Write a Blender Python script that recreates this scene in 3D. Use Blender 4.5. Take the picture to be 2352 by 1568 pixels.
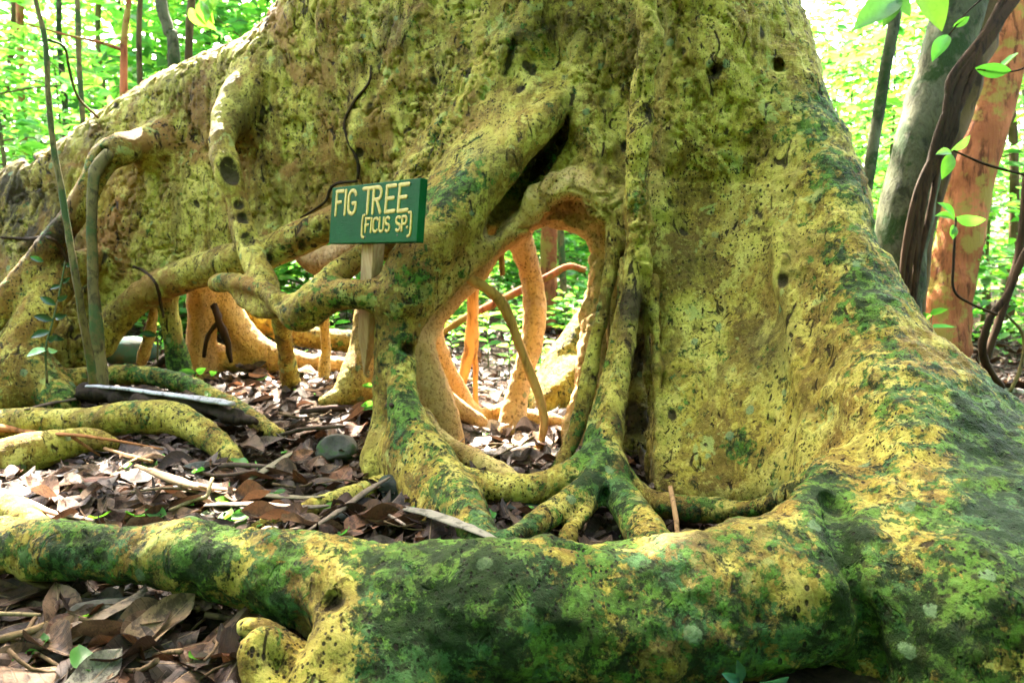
import bpy, math, random
import numpy as np
from mathutils import Vector

random.seed(7)
rng = np.random.default_rng(7)
for _o in list(bpy.data.objects):
    bpy.data.objects.remove(_o)
C = bpy.context.scene.collection
R = math.radians

# ------------------------------------------------------------------ camera
F, CX, CY, CAMZ = 1666.0, 1176.0, 784.0, 0.58      # focal length and centre of the photograph (2352 x 1568 units)
PITCH = math.atan(176 / F)
cam = bpy.data.cameras.new("camera")
cam.sensor_width = 36.0
cam.lens = 36.0 * F / 2352.0
cam.clip_start, cam.clip_end = 0.05, 400
camo = bpy.data.objects.new("camera", cam); C.objects.link(camo)
camo.location = (0, 0, CAMZ); camo.rotation_euler = (math.pi / 2 - PITCH, 0, 0)
cam.dof.use_dof = True; cam.dof.focus_distance = 1.40; cam.dof.aperture_fstop = 6.0
bpy.context.scene.camera = camo

# ------------------------------------------------------------------ sky, sun, exposure
SUN_EL, SUN_AZ = R(52), R(-17)                      # behind the tree and to the left
SUN = np.array([math.cos(SUN_EL) * math.sin(SUN_AZ), math.cos(SUN_EL) * math.cos(SUN_AZ), math.sin(SUN_EL)])
w = bpy.data.worlds.new("World"); bpy.context.scene.world = w; w.use_nodes = True
nt = w.node_tree
sky = nt.nodes.new("ShaderNodeTexSky"); sky.sky_type = 'NISHITA'; sky.sun_disc = False
sky.sun_elevation = SUN_EL; sky.sun_rotation = SUN_AZ
sky.dust_density = 7.0; sky.ozone_density = 0.0; sky.air_density = 1.0
nt.links.new(sky.outputs[0], nt.nodes["Background"].inputs[0])
nt.nodes["Background"].inputs[1].default_value = 0.15
sl = bpy.data.lights.new("sun", 'SUN'); sl.energy = 5.0; sl.angle = R(0.5); sl.color = (1, .93, .80)
so = bpy.data.objects.new("sun", sl); C.objects.link(so)
so.rotation_euler = Vector(SUN).to_track_quat('Z', 'Y').to_euler(); so.location = (0, 0, 12)
vs = bpy.context.scene.view_settings
vs.view_transform = 'Standard'; vs.look = 'None'; vs.gamma = 1.0; vs.exposure = 4.5; vs.use_curve_mapping = False
cy = bpy.context.scene.cycles
cy.use_denoising = True; cy.max_bounces = 10; cy.diffuse_bounces = 5; cy.sample_clamp_indirect = 8.0
cy.transmission_bounces = 6

# ------------------------------------------------------------------ where a pixel of the photograph lies
CAM = np.array([0, 0, CAMZ]); FW = np.array([0, math.cos(PITCH), -math.sin(PITCH)]); UP = np.array([0, math.sin(PITCH), math.cos(PITCH)])
RT = np.array([1.0, 0, 0])
def P(px, py, d):
    return CAM + d * FW + (px - CX) / F * d * RT - (py - CY) / F * d * UP
def proj(p):
    v = p - CAM
    d = v @ FW
    dd = np.maximum(d, 0.05)
    return CX + F * v[..., 0] / dd, CY - F * (v @ UP) / dd, d
def sstep(a, b, x):
    t = np.clip((x - a) / (b - a), 0, 1); return t * t * (3 - 2 * t)

def _hash(ix, iy, iz, s):
    h = (ix.astype(np.int64) * 374761393 + iy.astype(np.int64) * 668265263 + iz.astype(np.int64) * 2147483647 + int(s) * 974634777) & 0xffffffff
    h = ((h ^ (h >> 13)) * 1274126177) & 0xffffffff
    h = ((h ^ (h >> 16)) * 2246822519) & 0xffffffff
    return ((h ^ (h >> 15)) & 0xffff) / 32767.5 - 1.0
def vnoise(p, s=0):
    i = np.floor(p); f = p - i; i = i.astype(np.int64); f = f * f * f * (f * (f * 6 - 15) + 10)
    r = 0
    for a in (0, 1):
        for b in (0, 1):
            for c in (0, 1):
                wgt = (f[..., 0] if a else 1 - f[..., 0]) * (f[..., 1] if b else 1 - f[..., 1]) * (f[..., 2] if c else 1 - f[..., 2])
                r = r + wgt * _hash(i[..., 0] + a, i[..., 1] + b, i[..., 2] + c, s)
    return r
def fbm(p, sc, octv=3, s=0, gain=.5):
    r, a = 0, 1.0
    for o in range(octv):
        r = r + a * vnoise(p * sc + o * 17.3, s + o); sc *= 2.03; a *= gain
    return r

def ground_z(x, y):
    x = np.asarray(x, float); y = np.asarray(y, float)
    q = np.stack([x, y, np.zeros_like(x)], -1)
    z = 0.10 * sstep(2.2, 3.2, y) * sstep(0.2, -0.7, x)
    z = z - .06 * np.exp(-(((x - .34) / .30) ** 2 + ((y - 1.62) / .28) ** 2))
    z = z + 0.018 * vnoise(q * 2.1, 5) + 0.008 * vnoise(q * 7.0, 6) + 0.10 * sstep(5, 12, y) * vnoise(q * .4, 8)
    return z
def G(px, py, dz=0.0):                             # the ground point seen at a pixel
    z = 0.0
    ray = FW + (px - CX) / F * RT - (py - CY) / F * UP
    for _ in range(8):
        t = (z + dz - CAMZ) / min(ray[2], -1e-3); p = CAM + ray * t; z = float(ground_z(p[0], p[1]))
    return p

def tag(o, label=None, cat=None, group=None, kind=None):
    if label: o['label'] = label
    if cat: o['category'] = cat
    if group: o['group'] = group
    if kind: o['kind'] = kind
    return o
def empty(name, loc=(0, 0, 0)):
    o = bpy.data.objects.new(name, None); C.objects.link(o); o.location = loc; o.empty_display_size = .1; return o
def link(name, me, mat=None, parent=None):
    o = bpy.data.objects.new(name, me); C.objects.link(o)
    if mat: me.materials.append(mat)
    if parent:
        o.parent = parent; o.location = -Vector(parent.location)     # part geometry is given in world coordinates
    return o
def mesh_np(name, v, faces, smooth=True, mats=None):
    me = bpy.data.meshes.new(name); v = np.asarray(v, np.float32)
    me.vertices.add(len(v)); me.vertices.foreach_set('co', v.ravel())
    f = np.asarray(faces, np.int32); n, k = f.shape
    me.loops.add(n * k); me.loops.foreach_set('vertex_index', f.ravel())
    me.polygons.add(n); me.polygons.foreach_set('loop_start', np.arange(0, n * k, k, dtype=np.int32))
    if smooth: me.polygons.foreach_set('use_smooth', np.ones(n, bool))
    me.update(calc_edges=True); me.validate()
    return me
def attr(me, name, val):
    a = me.attributes.new(name, 'FLOAT', 'POINT'); a.data.foreach_set('value', np.asarray(val, np.float32))
def cattr(me, name, col):
    a = me.attributes.new(name, 'FLOAT_COLOR', 'POINT'); col = np.asarray(col, np.float32)
    if col.shape[1] == 3: col = np.concatenate([col, np.ones((len(col), 1), np.float32)], 1)
    a.data.foreach_set('color', col.ravel())

def catmull(pts, n=5):
    p = np.asarray(pts, float)
    if len(p) < 3: return np.array([p[0] + (p[-1] - p[0]) * t for t in np.linspace(0, 1, n + 1)])
    e = np.concatenate([[2 * p[0] - p[1]], p, [2 * p[-1] - p[-2]]]); out = []
    for i in range(len(p) - 1):
        a, b, c, d = e[i:i + 4]
        for t in np.linspace(0, 1, n, endpoint=False):
            out.append(.5 * ((2 * b) + (-a + c) * t + (2 * a - 5 * b + 4 * c - d) * t * t + (-a + 3 * b - 3 * c + d) * t ** 3))
    out.append(p[-1]); return np.array(out)

def tube_geo(pts, rad, sides=8, noise=.12, seed=0, flat=1.0):
    """closed tapered tube through 3-D points; returns verts, quads"""
    pts = np.asarray(pts, float); rad = np.asarray(rad, float); n = len(pts)
    t = np.gradient(pts, axis=0); t /= np.linalg.norm(t, axis=1)[:, None] + 1e-9
    ref = np.array([0.31, 0.9, 0.3]) if abs(t[0][2]) > .5 else np.array([0, 0, 1.0])
    V = []; u = np.cross(t[0], ref); u /= np.linalg.norm(u)
    ang = np.linspace(0, 2 * np.pi, sides, endpoint=False)
    for i in range(n):
        u = u - t[i] * (u @ t[i]); u /= np.linalg.norm(u); b = np.cross(t[i], u)
        r = rad[i] * np.ones(sides)
        if noise:
            q = np.stack([np.cos(ang) * 1.3, np.sin(ang) * 1.3, np.full(sides, i * .45)], -1)
            r = r * (1 + noise * vnoise(q, seed))
        V.append(pts[i] + np.outer(np.cos(ang) * r, u) + np.outer(np.sin(ang) * r * flat, b))
    V.append(np.repeat(pts[:1], 1, 0)); V.append(np.repeat(pts[-1:], 1, 0))
    V = np.concatenate(V); Q = []
    for i in range(n - 1):
        for j in range(sides):
            k = (j + 1) % sides; Q.append((i * sides + j, i * sides + k, (i + 1) * sides + k, (i + 1) * sides + j))
    a, c = n * sides, n * sides + 1
    for j in range(0, sides, 2):
        k, l = (j + 1) % sides, (j + 2) % sides
        Q.append((a, l, k, j)); m = (n - 1) * sides; Q.append((c, m + j, m + k, m + l))
    return V, np.array(Q)
def px_path(path, n=5):
    """(px, py, depth, radius in px) rows -> smooth world points and radii"""
    a = np.array([list(P(x, y, d)) + [r * d / F] for x, y, d, r in path])
    c = catmull(a, n); return c[:, :3], np.maximum(c[:, 3], .001)
def px_tube(name, path, mat, parent=None, sides=8, n=5, noise=.15, seed=0, flat=1.0):
    p, r = px_path(path, n); V, Q = tube_geo(p, r, sides, noise, seed, flat)
    return link(name, mesh_np(name, V, Q), mat, parent)
def join(parts):
    V, Q, o = [], [], 0
    for v, q in parts:
        V.append(v); Q.append(np.asarray(q) + o); o += len(v)
    return np.concatenate(V), np.concatenate(Q)

# ------------------------------------------------------------------ materials
class NT:
    def __init__(s, name):
        s.m = bpy.data.materials.new(name); s.m.use_nodes = True; s.t = s.m.node_tree; s.b = s.t.nodes["Principled BSDF"]; s.out = s.t.nodes["Material Output"]
    def n(s, ty, **kw):
        x = s.t.nodes.new(ty)
        for k, v in kw.items(): setattr(x, k, v)
        return x
    def l(s, a, b): s.t.links.new(a, b)
    def geo(s):
        return s.n("ShaderNodeNewGeometry").outputs["Position"]
    def obj(s): return s.n("ShaderNodeTexCoord").outputs["Object"]
    def map(s, v, scale=(1, 1, 1), loc=(0, 0, 0), rot=(0, 0, 0)):
        x = s.n("ShaderNodeMapping"); s.l(v, x.inputs[0]); x.inputs["Scale"].default_value = scale; x.inputs["Location"].default_value = loc; x.inputs["Rotation"].default_value = rot; return x.outputs[0]
    def noise(s, v, sc, det=6, rough=.6, dist=0.0):
        x = s.n("ShaderNodeTexNoise"); s.l(v, x.inputs["Vector"]); x.inputs["Scale"].default_value = sc; x.inputs["Detail"].default_value = det; x.inputs["Roughness"].default_value = rough; x.inputs["Distortion"].default_value = dist; return x.outputs["Fac"]
    def vor(s, v, sc, out="Distance", feat='F1', rnd=1.0):
        x = s.n("ShaderNodeTexVoronoi", feature=feat); s.l(v, x.inputs["Vector"]); x.inputs["Scale"].default_value = sc; x.inputs["Randomness"].default_value = rnd; return x.outputs[out]
    def ramp(s, f, a, b, inv=False):
        x = s.n("ShaderNodeMapRange", interpolation_type='SMOOTHSTEP'); s.l(f, x.inputs["Value"]); x.inputs["From Min"].default_value = a; x.inputs["From Max"].default_value = b
        if inv: x.inputs["To Min"].default_value, x.inputs["To Max"].default_value = 1, 0
        return x.outputs[0]
    def math(s, op, a, b=None, c=None):
        x = s.n("ShaderNodeMath", operation=op)
        for i, v in enumerate((a, b, c)):
            if v is None: continue
            if isinstance(v, (int, float)): x.inputs[i].default_value = v
            else: s.l(v, x.inputs[i])
        return x.outputs[0]
    def mix(s, f, a, b, mode='MIX'):
        x = s.n("ShaderNodeMix", data_type='RGBA', blend_type=mode)
        if isinstance(f, (int, float)): x.inputs[0].default_value = f
        else: s.l(f, x.inputs[0])
        for i, v in ((6, a), (7, b)):
            if isinstance(v, tuple): x.inputs[i].default_value = (*v, 1)
            else: s.l(v, x.inputs[i])
        return x.outputs[2]
    def attr(s, name, out="Fac"):
        x = s.n("ShaderNodeAttribute", attribute_name=name); return x.outputs[out]
    def bump(s, h, dist=.005, strength=1.0, prev=None):
        x = s.n("ShaderNodeBump"); s.l(h, x.inputs["Height"]); x.inputs["Distance"].default_value = dist; x.inputs["Strength"].default_value = strength
        if prev: s.l(prev, x.inputs["Normal"])
        return x.outputs[0]
    def fin(s, col, rough=.8, nrm=None, spec=.3):
        if isinstance(col, tuple): s.b.inputs["Base Color"].default_value = (*col, 1)
        else: s.l(col, s.b.inputs["Base Color"])
        if isinstance(rough, (int, float)): s.b.inputs["Roughness"].default_value = rough
        else: s.l(rough, s.b.inputs["Roughness"])
        s.b.inputs["Specular IOR Level"].default_value = spec
        if nrm: s.l(nrm, s.b.inputs["Normal"])
        return s.m

def fig_bark():
    t = NT("fig_bark"); v = t.geo()
    moss, tan, wr = t.attr("moss"), t.attr("tan"), t.attr("wrinkle")
    vs_ = t.map(v, (1, 1, .55))                                 # features a little taller than wide
    n1 = t.noise(v, 3.2, 5, .6); n2 = t.noise(vs_, 26, 8, .72, .6); n3 = t.noise(v, 95, 6, .7)
    n4 = t.noise(vs_, 9, 8, .7, 1.2)
    stain_shade = t.attr("stain_shade")
    n5 = t.noise(vs_, 6.5, 8, .68, .8); n6 = t.noise(t.map(v, loc=(2, 8, 3)), 11, 9, .72, .4); n7 = t.noise(t.map(v, loc=(7, 3, 6)), 34, 7, .72, .3); n8 = t.noise(v, 210, 4, .65)
    reg = t.ramp(t.noise(t.map(v, loc=(4, 4, 9)), 2.6, 4, .6), .36, .62)
    col = t.mix(t.ramp(n1, .38, .64), (.232, .180, .032), (.188, .125, .026))
    col = t.mix(t.math('MULTIPLY', t.ramp(n5, .49, .545), .9), col, (.285, .238, .056))
    col = t.mix(t.math('MULTIPLY', t.ramp(n5, .48, .42), .75), col, (.12, .072, .018))
    col = t.mix(t.math('MULTIPLY', t.ramp(n6, .545, .575), .75), col, (.345, .298, .088))
    col = t.mix(t.math('MULTIPLY', t.ramp(n6, .425, .395), .75), col, (.060, .036, .009))
    col = t.mix(t.math('MULTIPLY', t.math('MULTIPLY', t.ramp(n7, .435, .395), .75), t.math('ADD', .35, t.math('MULTIPLY', reg, .65))), col, (.018, .012, .004))
    col = t.mix(t.math('MULTIPLY', t.ramp(n3, .44, .40), .55), col, (.022, .014, .005))
    col = t.mix(t.math('MULTIPLY', t.ramp(n3, .575, .62), .55), col, (.34, .285, .075))
    col = t.mix(t.math('MULTIPLY', t.ramp(n8, .39, .34), .55), col, (.015, .010, .004))
    stk = t.noise(t.map(v, (1, 1, .10)), 13, 7, .66, .6)
    col = t.mix(t.math('MULTIPLY', t.ramp(stk, .50, .40), .60), col, (.085, .052, .013))
    col = t.mix(t.math('MULTIPLY', t.ramp(stk, .56, .64), .35), col, (.34, .29, .10))
    rs = t.noise(t.map(v, loc=(9, 2, 5)), 4.5, 8, .70, .5)
    col = t.mix(t.math('MULTIPLY', t.ramp(rs, .48, .58), t.math('ADD', .10, t.math('MULTIPLY', t.attr('rust'), .80))), col, (.150, .072, .020))
    pl = t.noise(t.map(v, loc=(1, 9, 7)), 8.5, 9, .72, .3)
    col = t.mix(t.math('MULTIPLY', t.ramp(t.math('ADD', pl, t.math('MULTIPLY', moss, .10)), .635, .655), .7), col, (.21, .235, .085))
    stain_shade = t.attr("stain_shade")
    col = t.mix(t.math('MINIMUM', t.math('MULTIPLY', stain_shade, t.math('ADD', t.ramp(n4, .62, .44), .25)), .95), col, (.022, .015, .008))
    # clean tan wood of the inner roots, orange bounce glow painted into it
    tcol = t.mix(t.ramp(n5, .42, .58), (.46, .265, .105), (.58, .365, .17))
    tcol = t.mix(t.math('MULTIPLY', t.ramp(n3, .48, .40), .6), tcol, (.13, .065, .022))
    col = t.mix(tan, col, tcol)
    # dark wedge shaped scars
    sc = t.noise(t.map(v, (1, 1, .38)), 20, 3, .55, 2.2)
    scars = t.math('MULTIPLY', t.ramp(sc, .385, .315), t.math('SUBTRACT', 1, tan))
    col = t.mix(t.math('MULTIPLY', scars, .92), col, (0.0132, 0.0072, 0.0030))
    # pin holes, two sizes
    def pins(sc_, lo, hi, plo, sd):
        vv = t.map(v, (1, 1, .7), (sd, sd, 0)); vd = t.vor(vv, sc_); vc = t.vor(vv, sc_, "Color")
        sep = t.n("ShaderNodeSeparateColor"); t.l(vc, sep.inputs[0])
        return t.math('MULTIPLY', t.math('MULTIPLY', t.ramp(vd, hi, lo), t.ramp(sep.outputs[0], plo, plo + .06)), t.ramp(t.noise(vv, 4, 4, .6), .44, .58))
    holes = t.math('MAXIMUM', pins(58, .16, .24, .42, 0), pins(125, .22, .32, .40, 4))
    holes = t.math('MULTIPLY', holes, t.math('SUBTRACT', 1, t.math('MULTIPLY', tan, .35)))
    col = t.mix(t.math('SUBTRACT', 1, tan), col, t.mix(1.0, col, (1.16, 1.15, .88), 'MULTIPLY'))
    # algae and moss in patches of several sizes
    m0 = t.math('ADD', t.math('MULTIPLY', t.noise(v, 8.0, 11, .76, .3), .42), t.math('MULTIPLY', t.noise(t.map(v, loc=(5, 1, 8)), 34.0, 9, .78, .3), .58))
    thr = t.math('SUBTRACT', t.math('ADD', m0, t.math('MULTIPLY', moss, .30)), .685)
    mk = t.ramp(thr, -.006, .014)
    mcol = t.mix(t.ramp(t.noise(v, 15, 9, .74), .44, .56), (.020, .058, .008), (.056, .130, .014))
    mcol = t.mix(t.ramp(t.noise(v, 7.0, 7, .7), .52, .58), mcol, (.026, .082, .024))
    mcol = t.mix(t.math('MULTIPLY', t.ramp(n7, .48, .42), .9), mcol, (.004, .010, .003))
    mcol = t.mix(t.math('MULTIPLY', t.ramp(n7, .57, .62), .6), mcol, (.075, .17, .03))
    mcol = t.mix(t.math('MULTIPLY', t.ramp(n3, .46, .40), .7), mcol, (.004, .009, .003))
    col = t.mix(t.math('MULTIPLY', mk, .90), col, mcol)
    dk = t.ramp(t.math('SUBTRACT', t.math('ADD', t.noise(t.map(v, loc=(3, 7, 1)), 17, 11, .80, .3), t.math('MULTIPLY', moss, .22)), .70), -.004, .010)
    col = t.mix(t.math('MULTIPLY', dk, .88), col, (.009, .017, .004))
    # pale lichen spots
    ld = t.vor(v, 17); lc = t.vor(v, 17, "Color"); s2 = t.n("ShaderNodeSeparateColor"); t.l(lc, s2.inputs[0])
    lich = t.math('MULTIPLY', t.ramp(t.math('ADD', ld, t.math('MULTIPLY', n7, .5)), .46, .42), t.ramp(s2.outputs[1], .84, .88))
    col = t.mix(t.math('MULTIPLY', lich, .7), col, (0.1200, 0.1740, 0.0780))
    col = t.mix(t.math('MULTIPLY', holes, .93), col, (0.0108, 0.0072, 0.0036))
    # relief
    wz = t.noise(t.map(v, (2.2, 2.2, 26)), 2.2, 6, .65, .4)
    h = t.math('ADD', t.math('MULTIPLY', n2, 1.0), t.math('MULTIPLY', n3, .5)); h = t.math('ADD', h, t.math('MULTIPLY', n7, .8))
    h = t.math('SUBTRACT', h, t.math('MULTIPLY', holes, .9))
    h = t.math('SUBTRACT', h, t.math('MULTIPLY', scars, 1.2))
    h = t.math('ADD', h, t.math('MULTIPLY', mk, .18)); h = t.math('ADD', h, t.math('MULTIPLY', lich, .12))
    h = t.math('ADD', h, t.math('MULTIPLY', t.math('MULTIPLY', wz, wr), 1.6))
    h = t.math('ADD', h, t.math('MULTIPLY', n4, 1.6))
    nb = t.bump(h, .011, .9)
    return t.fin(col, t.math('SUBTRACT', .88, t.math('MULTIPLY', n2, .3)), nb, .10)

def plain_bark(name, a, b, dark, zsc=.3, sc=22, dist=.006, moss=None):
    t = NT(name); v = t.geo(); vv = t.map(v, (1, 1, zsc))
    n1 = t.noise(vv, sc, 8, .7, .5); n2 = t.noise(v, 4, 5, .6); n3 = t.noise(vv, sc * 3, 4, .6)
    col = t.mix(t.ramp(n2, .38, .62), a, b); col = t.mix(t.math('MULTIPLY', t.ramp(n1, .52, .36), .85), col, dark)
    if moss: col = t.mix(t.ramp(t.noise(v, 6, 8, .7), .50, .58), col, moss)
    h = t.math('ADD', n1, t.math('MULTIPLY', n3, .4))
    return t.fin(col, .85, t.bump(h, dist, .9), .08)

def leaf_mat(name, trans=.5, rough=.4, spec=.25, tcol=(1.05, 1.25, .6)):
    t = NT(name); c = t.attr("leafcol", "Color"); v = t.geo()
    col = t.mix(t.math('MULTIPLY', t.ramp(t.noise(v, 60, 4, .6), .58, .40), .35), c, (.03, .05, .01))
    t.fin(col, rough, None, spec)
    tr = t.n("ShaderNodeBsdfTranslucent"); t.l(t.mix(1.0, c, tcol, 'MULTIPLY'), tr.inputs[0])
    mx = t.n("ShaderNodeMixShader"); mx.inputs[0].default_value = trans
    t.l(t.b.outputs[0], mx.inputs[1]); t.l(tr.outputs[0], mx.inputs[2]); t.l(mx.outputs[0], t.out.inputs[0])
    return t.m

def litter_mat():
    t = NT("dry_leaf"); c = t.attr("leafcol", "Color"); u = t.attr("leafuv", "Vector"); v = t.geo()
    n = t.noise(v, 45, 8, .7); col = t.mix(t.ramp(n, .54, .42), c, t.mix(.78, c, (.010, .007, .005)))
    spots = t.ramp(t.noise(v, 130, 3, .5), .36, .30); col = t.mix(t.math('MULTIPLY', spots, .8), col, (.02, .013, .01))
    sx = t.n("ShaderNodeSeparateXYZ"); t.l(u, sx.inputs[0])
    ax = t.math('ABSOLUTE', sx.outputs[1])
    rib = t.ramp(ax, .07, .02)
    vein = t.math('SINE', t.math('MULTIPLY', t.math('SUBTRACT', sx.outputs[0], t.math('MULTIPLY', ax, .22)), 60.0))
    vein = t.ramp(vein, .75, 1.0)
    col = t.mix(t.math('MULTIPLY', rib, .35), col, (.30, .20, .11))
    h = t.math('ADD', t.math('ADD', t.math('MULTIPLY', rib, .8), t.math('MULTIPLY', vein, .25)), t.math('MULTIPLY', n, .9))
    t.fin(col, t.math('SUBTRACT', .72, t.math('MULTIPLY', n, .3)), t.bump(h, .0022, .9), .12)
    tr = t.n("ShaderNodeBsdfTranslucent"); t.l(c, tr.inputs[0])
    mx = t.n("ShaderNodeMixShader"); mx.inputs[0].default_value = .12
    t.l(t.b.outputs[0], mx.inputs[1]); t.l(tr.outputs[0], mx.inputs[2]); t.l(mx.outputs[0], t.out.inputs[0])
    return t.m

def soil_mat():
    t = NT("forest_soil"); v = t.geo(); n = t.noise(v, 30, 10, .75); n2 = t.noise(v, 5, 5, .6); n3 = t.vor(t.map(v, (1, 1, 1)), 38, "Color")
    s = t.n("ShaderNodeSeparateColor"); t.l(n3, s.inputs[0])
    col = t.mix(t.ramp(n, .35, .65), (.008, .005, .004), (.04, .026, .017)); col = t.mix(t.ramp(n2, .5, .65), col, (.05, .04, .022))
    col = t.mix(t.math('MULTIPLY', s.outputs[0], .5), col, (.045, .028, .02))
    return t.fin(col, .9, t.bump(t.math('ADD', n, t.math('MULTIPLY', s.outputs[1], .5)), .014, 1.0), .04)

def stone_mat(name, a, b, moss):
    t = NT(name); v = t.geo(); n = t.noise(v, 16, 8, .7); n2 = t.noise(v, 60, 6, .7)
    col = t.mix(t.ramp(n, .38, .62), a, b); col = t.mix(t.ramp(t.noise(t.map(v, loc=(1, 4, 2)), 9, 8, .7), .52, .60), col, moss)
    return t.fin(col, .75, t.bump(t.math('ADD', n, t.math('MULTIPLY', n2, .4)), .006, .8), .08)

BARK = fig_bark()
TWIG = plain_bark("twig_bark", (.11, .07, .035), (.065, .04, .02), (.015, .01, .005), .2, 40, .002)
VINE = plain_bark("vine_bark", (.035, .018, .008), (.02, .012, .006), (.006, .004, .002), .2, 50, .002)
GREY = plain_bark("grey_bark", (.075, .075, .04), (.042, .045, .02), (.012, .013, .006), .45, 16, .014, (.018, .032, .008))
RED = plain_bark("red_bark", (.33, .105, .045), (.20, .062, .024), (.045, .014, .007), .16, 26, .016, (.20, .13, .03))
BROWN = plain_bark("brown_bark", (.08, .05, .02), (.05, .03, .012), (.012, .007, .004), .25, 18, .008)
SAPL = plain_bark("sapling_bark", (.12, .095, .035), (.075, .06, .022), (.02, .016, .008), .5, 40, .002, (.035, .055, .018))
TANR = plain_bark("inner_root_bark", (.44, .23, .075), (.36, .18, .055), (.12, .055, .02), .3, 24, .004)
GLEAF = leaf_mat("green_leaf", .58)
DLEAF = leaf_mat("shade_leaf", .25, .35, .3)
LITTER = litter_mat()
SOIL = soil_mat()

# ------------------------------------------------------------------ the fig: a solid grown from sheets and tapered roots, meshed as one skin
VOX = 0.008
PR = []          # primitives
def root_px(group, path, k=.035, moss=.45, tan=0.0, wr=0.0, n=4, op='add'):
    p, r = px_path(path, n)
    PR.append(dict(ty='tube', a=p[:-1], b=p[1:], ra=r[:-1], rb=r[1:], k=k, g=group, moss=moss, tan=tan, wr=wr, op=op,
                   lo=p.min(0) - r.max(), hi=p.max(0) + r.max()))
GX0, GX1, GY0, GY1, GS = -1500, 4100, -900, 2100, 8
gx = np.arange(GX0, GX1, GS, float); gy = np.arange(GY0, GY1, GS, float)
GXX, GYY = np.meshgrid(gx, gy)
def poly_sdf(poly, rounds=1):
    p = catmull(np.array(list(poly) + [poly[0]], float), 3)[:-1] if rounds else np.array(poly, float)
    q = np.roll(p, -1, 0); d2 = np.full(GXX.shape, 1e18); ins = np.zeros(GXX.shape, bool)
    for (x0, y0), (x1, y1) in zip(p, q):
        ex, ey = x1 - x0, y1 - y0; wx, wy = GXX - x0, GYY - y0
        t = np.clip((wx * ex + wy * ey) / (ex * ex + ey * ey + 1e-9), 0, 1)
        d2 = np.minimum(d2, (wx - ex * t) ** 2 + (wy - ey * t) ** 2)
        c = (y0 > GYY) != (y1 > GYY)
        ins ^= c & (GXX < (x1 - x0) * (GYY - y0) / (y1 - y0 + 1e-9) + x0)
    return np.where(ins, -1, 1) * np.sqrt(d2)
def depth_map(pts, eps=160.0):
    """thin-plate surface through (px, py, depth)"""
    a = np.array(pts, float); X, Y = a[:, 0] / 1000, a[:, 1] / 1000; n = len(a)
    def ph(r2): return r2 * np.log(r2 + 1e-9) * .5
    K = ph((X[:, None] - X) ** 2 + (Y[:, None] - Y) ** 2) + np.eye(n) * .004
    Pm = np.stack([np.ones(n), X, Y], 1); A = np.zeros((n + 3, n + 3)); A[:n, :n] = K; A[:n, n:] = Pm; A[n:, :n] = Pm.T
    s = np.linalg.solve(A, np.concatenate([a[:, 2], np.zeros(3)]))
    out = s[n] + s[n + 1] * GXX / 1000 + s[n + 2] * GYY / 1000
    for i in range(n): out = out + s[i] * ph((GXX / 1000 - X[i]) ** 2 + (GYY / 1000 - Y[i]) ** 2)
    return np.clip(out, .6, 3.6)
def gsamp(g, px, py):
    x = np.clip((px - GX0) / GS, 0, len(gx) - 1.001); y = np.clip((py - GY0) / GS, 0, len(gy) - 1.001)
    i, j = x.astype(int), y.astype(int); u, v = x - i, y - j
    return g[j, i] * (1 - u) * (1 - v) + g[j, i + 1] * u * (1 - v) + g[j + 1, i] * (1 - u) * v + g[j + 1, i + 1] * u * v
def sheet(group, poly, depths, thick, rnd, k=.05, moss=.3, tan=0.0, wr=0.0):
    s2 = poly_sdf(poly); D = depth_map(depths)
    gy_, gx_ = np.gradient(D, GS); slope = 1 / np.sqrt(1 + (np.hypot(gx_, gy_) * F / D) ** 2 * .8)
    PR.append(dict(ty='sheet', s2=s2, D=D, sl=slope, T=thick, r=rnd, k=k, g=group, moss=moss, tan=tan, wr=wr, op='add', lo=None))
    return D
def prim_sd(pr, p):
    if pr['ty'] == 'sheet':
        px, py, d = proj(p)
        s2 = gsamp(pr['s2'], px, py) * np.maximum(d, .3) / F; D = gsamp(pr['D'], px, py); sl = gsamp(pr['sl'], px, py); T = pr['T']
        b = (np.abs(d - (D + T / 2)) - T / 2) * sl; r = pr['r']
        q = np.minimum(np.maximum(s2 + r, b + r), 0) + np.hypot(np.maximum(s2 + r, 0), np.maximum(b + r, 0)) - r
        return np.where(d < .3, 1.0, q)
    best = np.full(p.shape[:-1], 1e3)
    for a, b, ra, rb in zip(pr['a'], pr['b'], pr['ra'], pr['rb']):
        e = b - a; wv = p - a; t = np.clip((wv @ e) / (e @ e + 1e-12), 0, 1)
        dd = np.sqrt(((wv - t[..., None] * e) ** 2).sum(-1)) - (ra + (rb - ra) * t)
        h = np.maximum(.012 - np.abs(best - dd), 0) / .012
        best = np.minimum(best, dd) - h * h * .003
    return best
def combine(cur, d, k, op):
    if op == 'add':
        h = np.maximum(k - np.abs(cur - d), 0) / k; return np.minimum(cur, d) - h * h * k * .25
    d = -d; h = np.maximum(k - np.abs(cur - d), 0) / k; return np.maximum(cur, d) + h * h * k * .25
def sdf(p, prims=None):
    cur = np.full(p.shape[:-1], 1e3)
    for pr in (prims if prims is not None else PR): cur = combine(cur, prim_sd(pr, p), pr['k'], pr['op'])
    return cur

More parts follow.
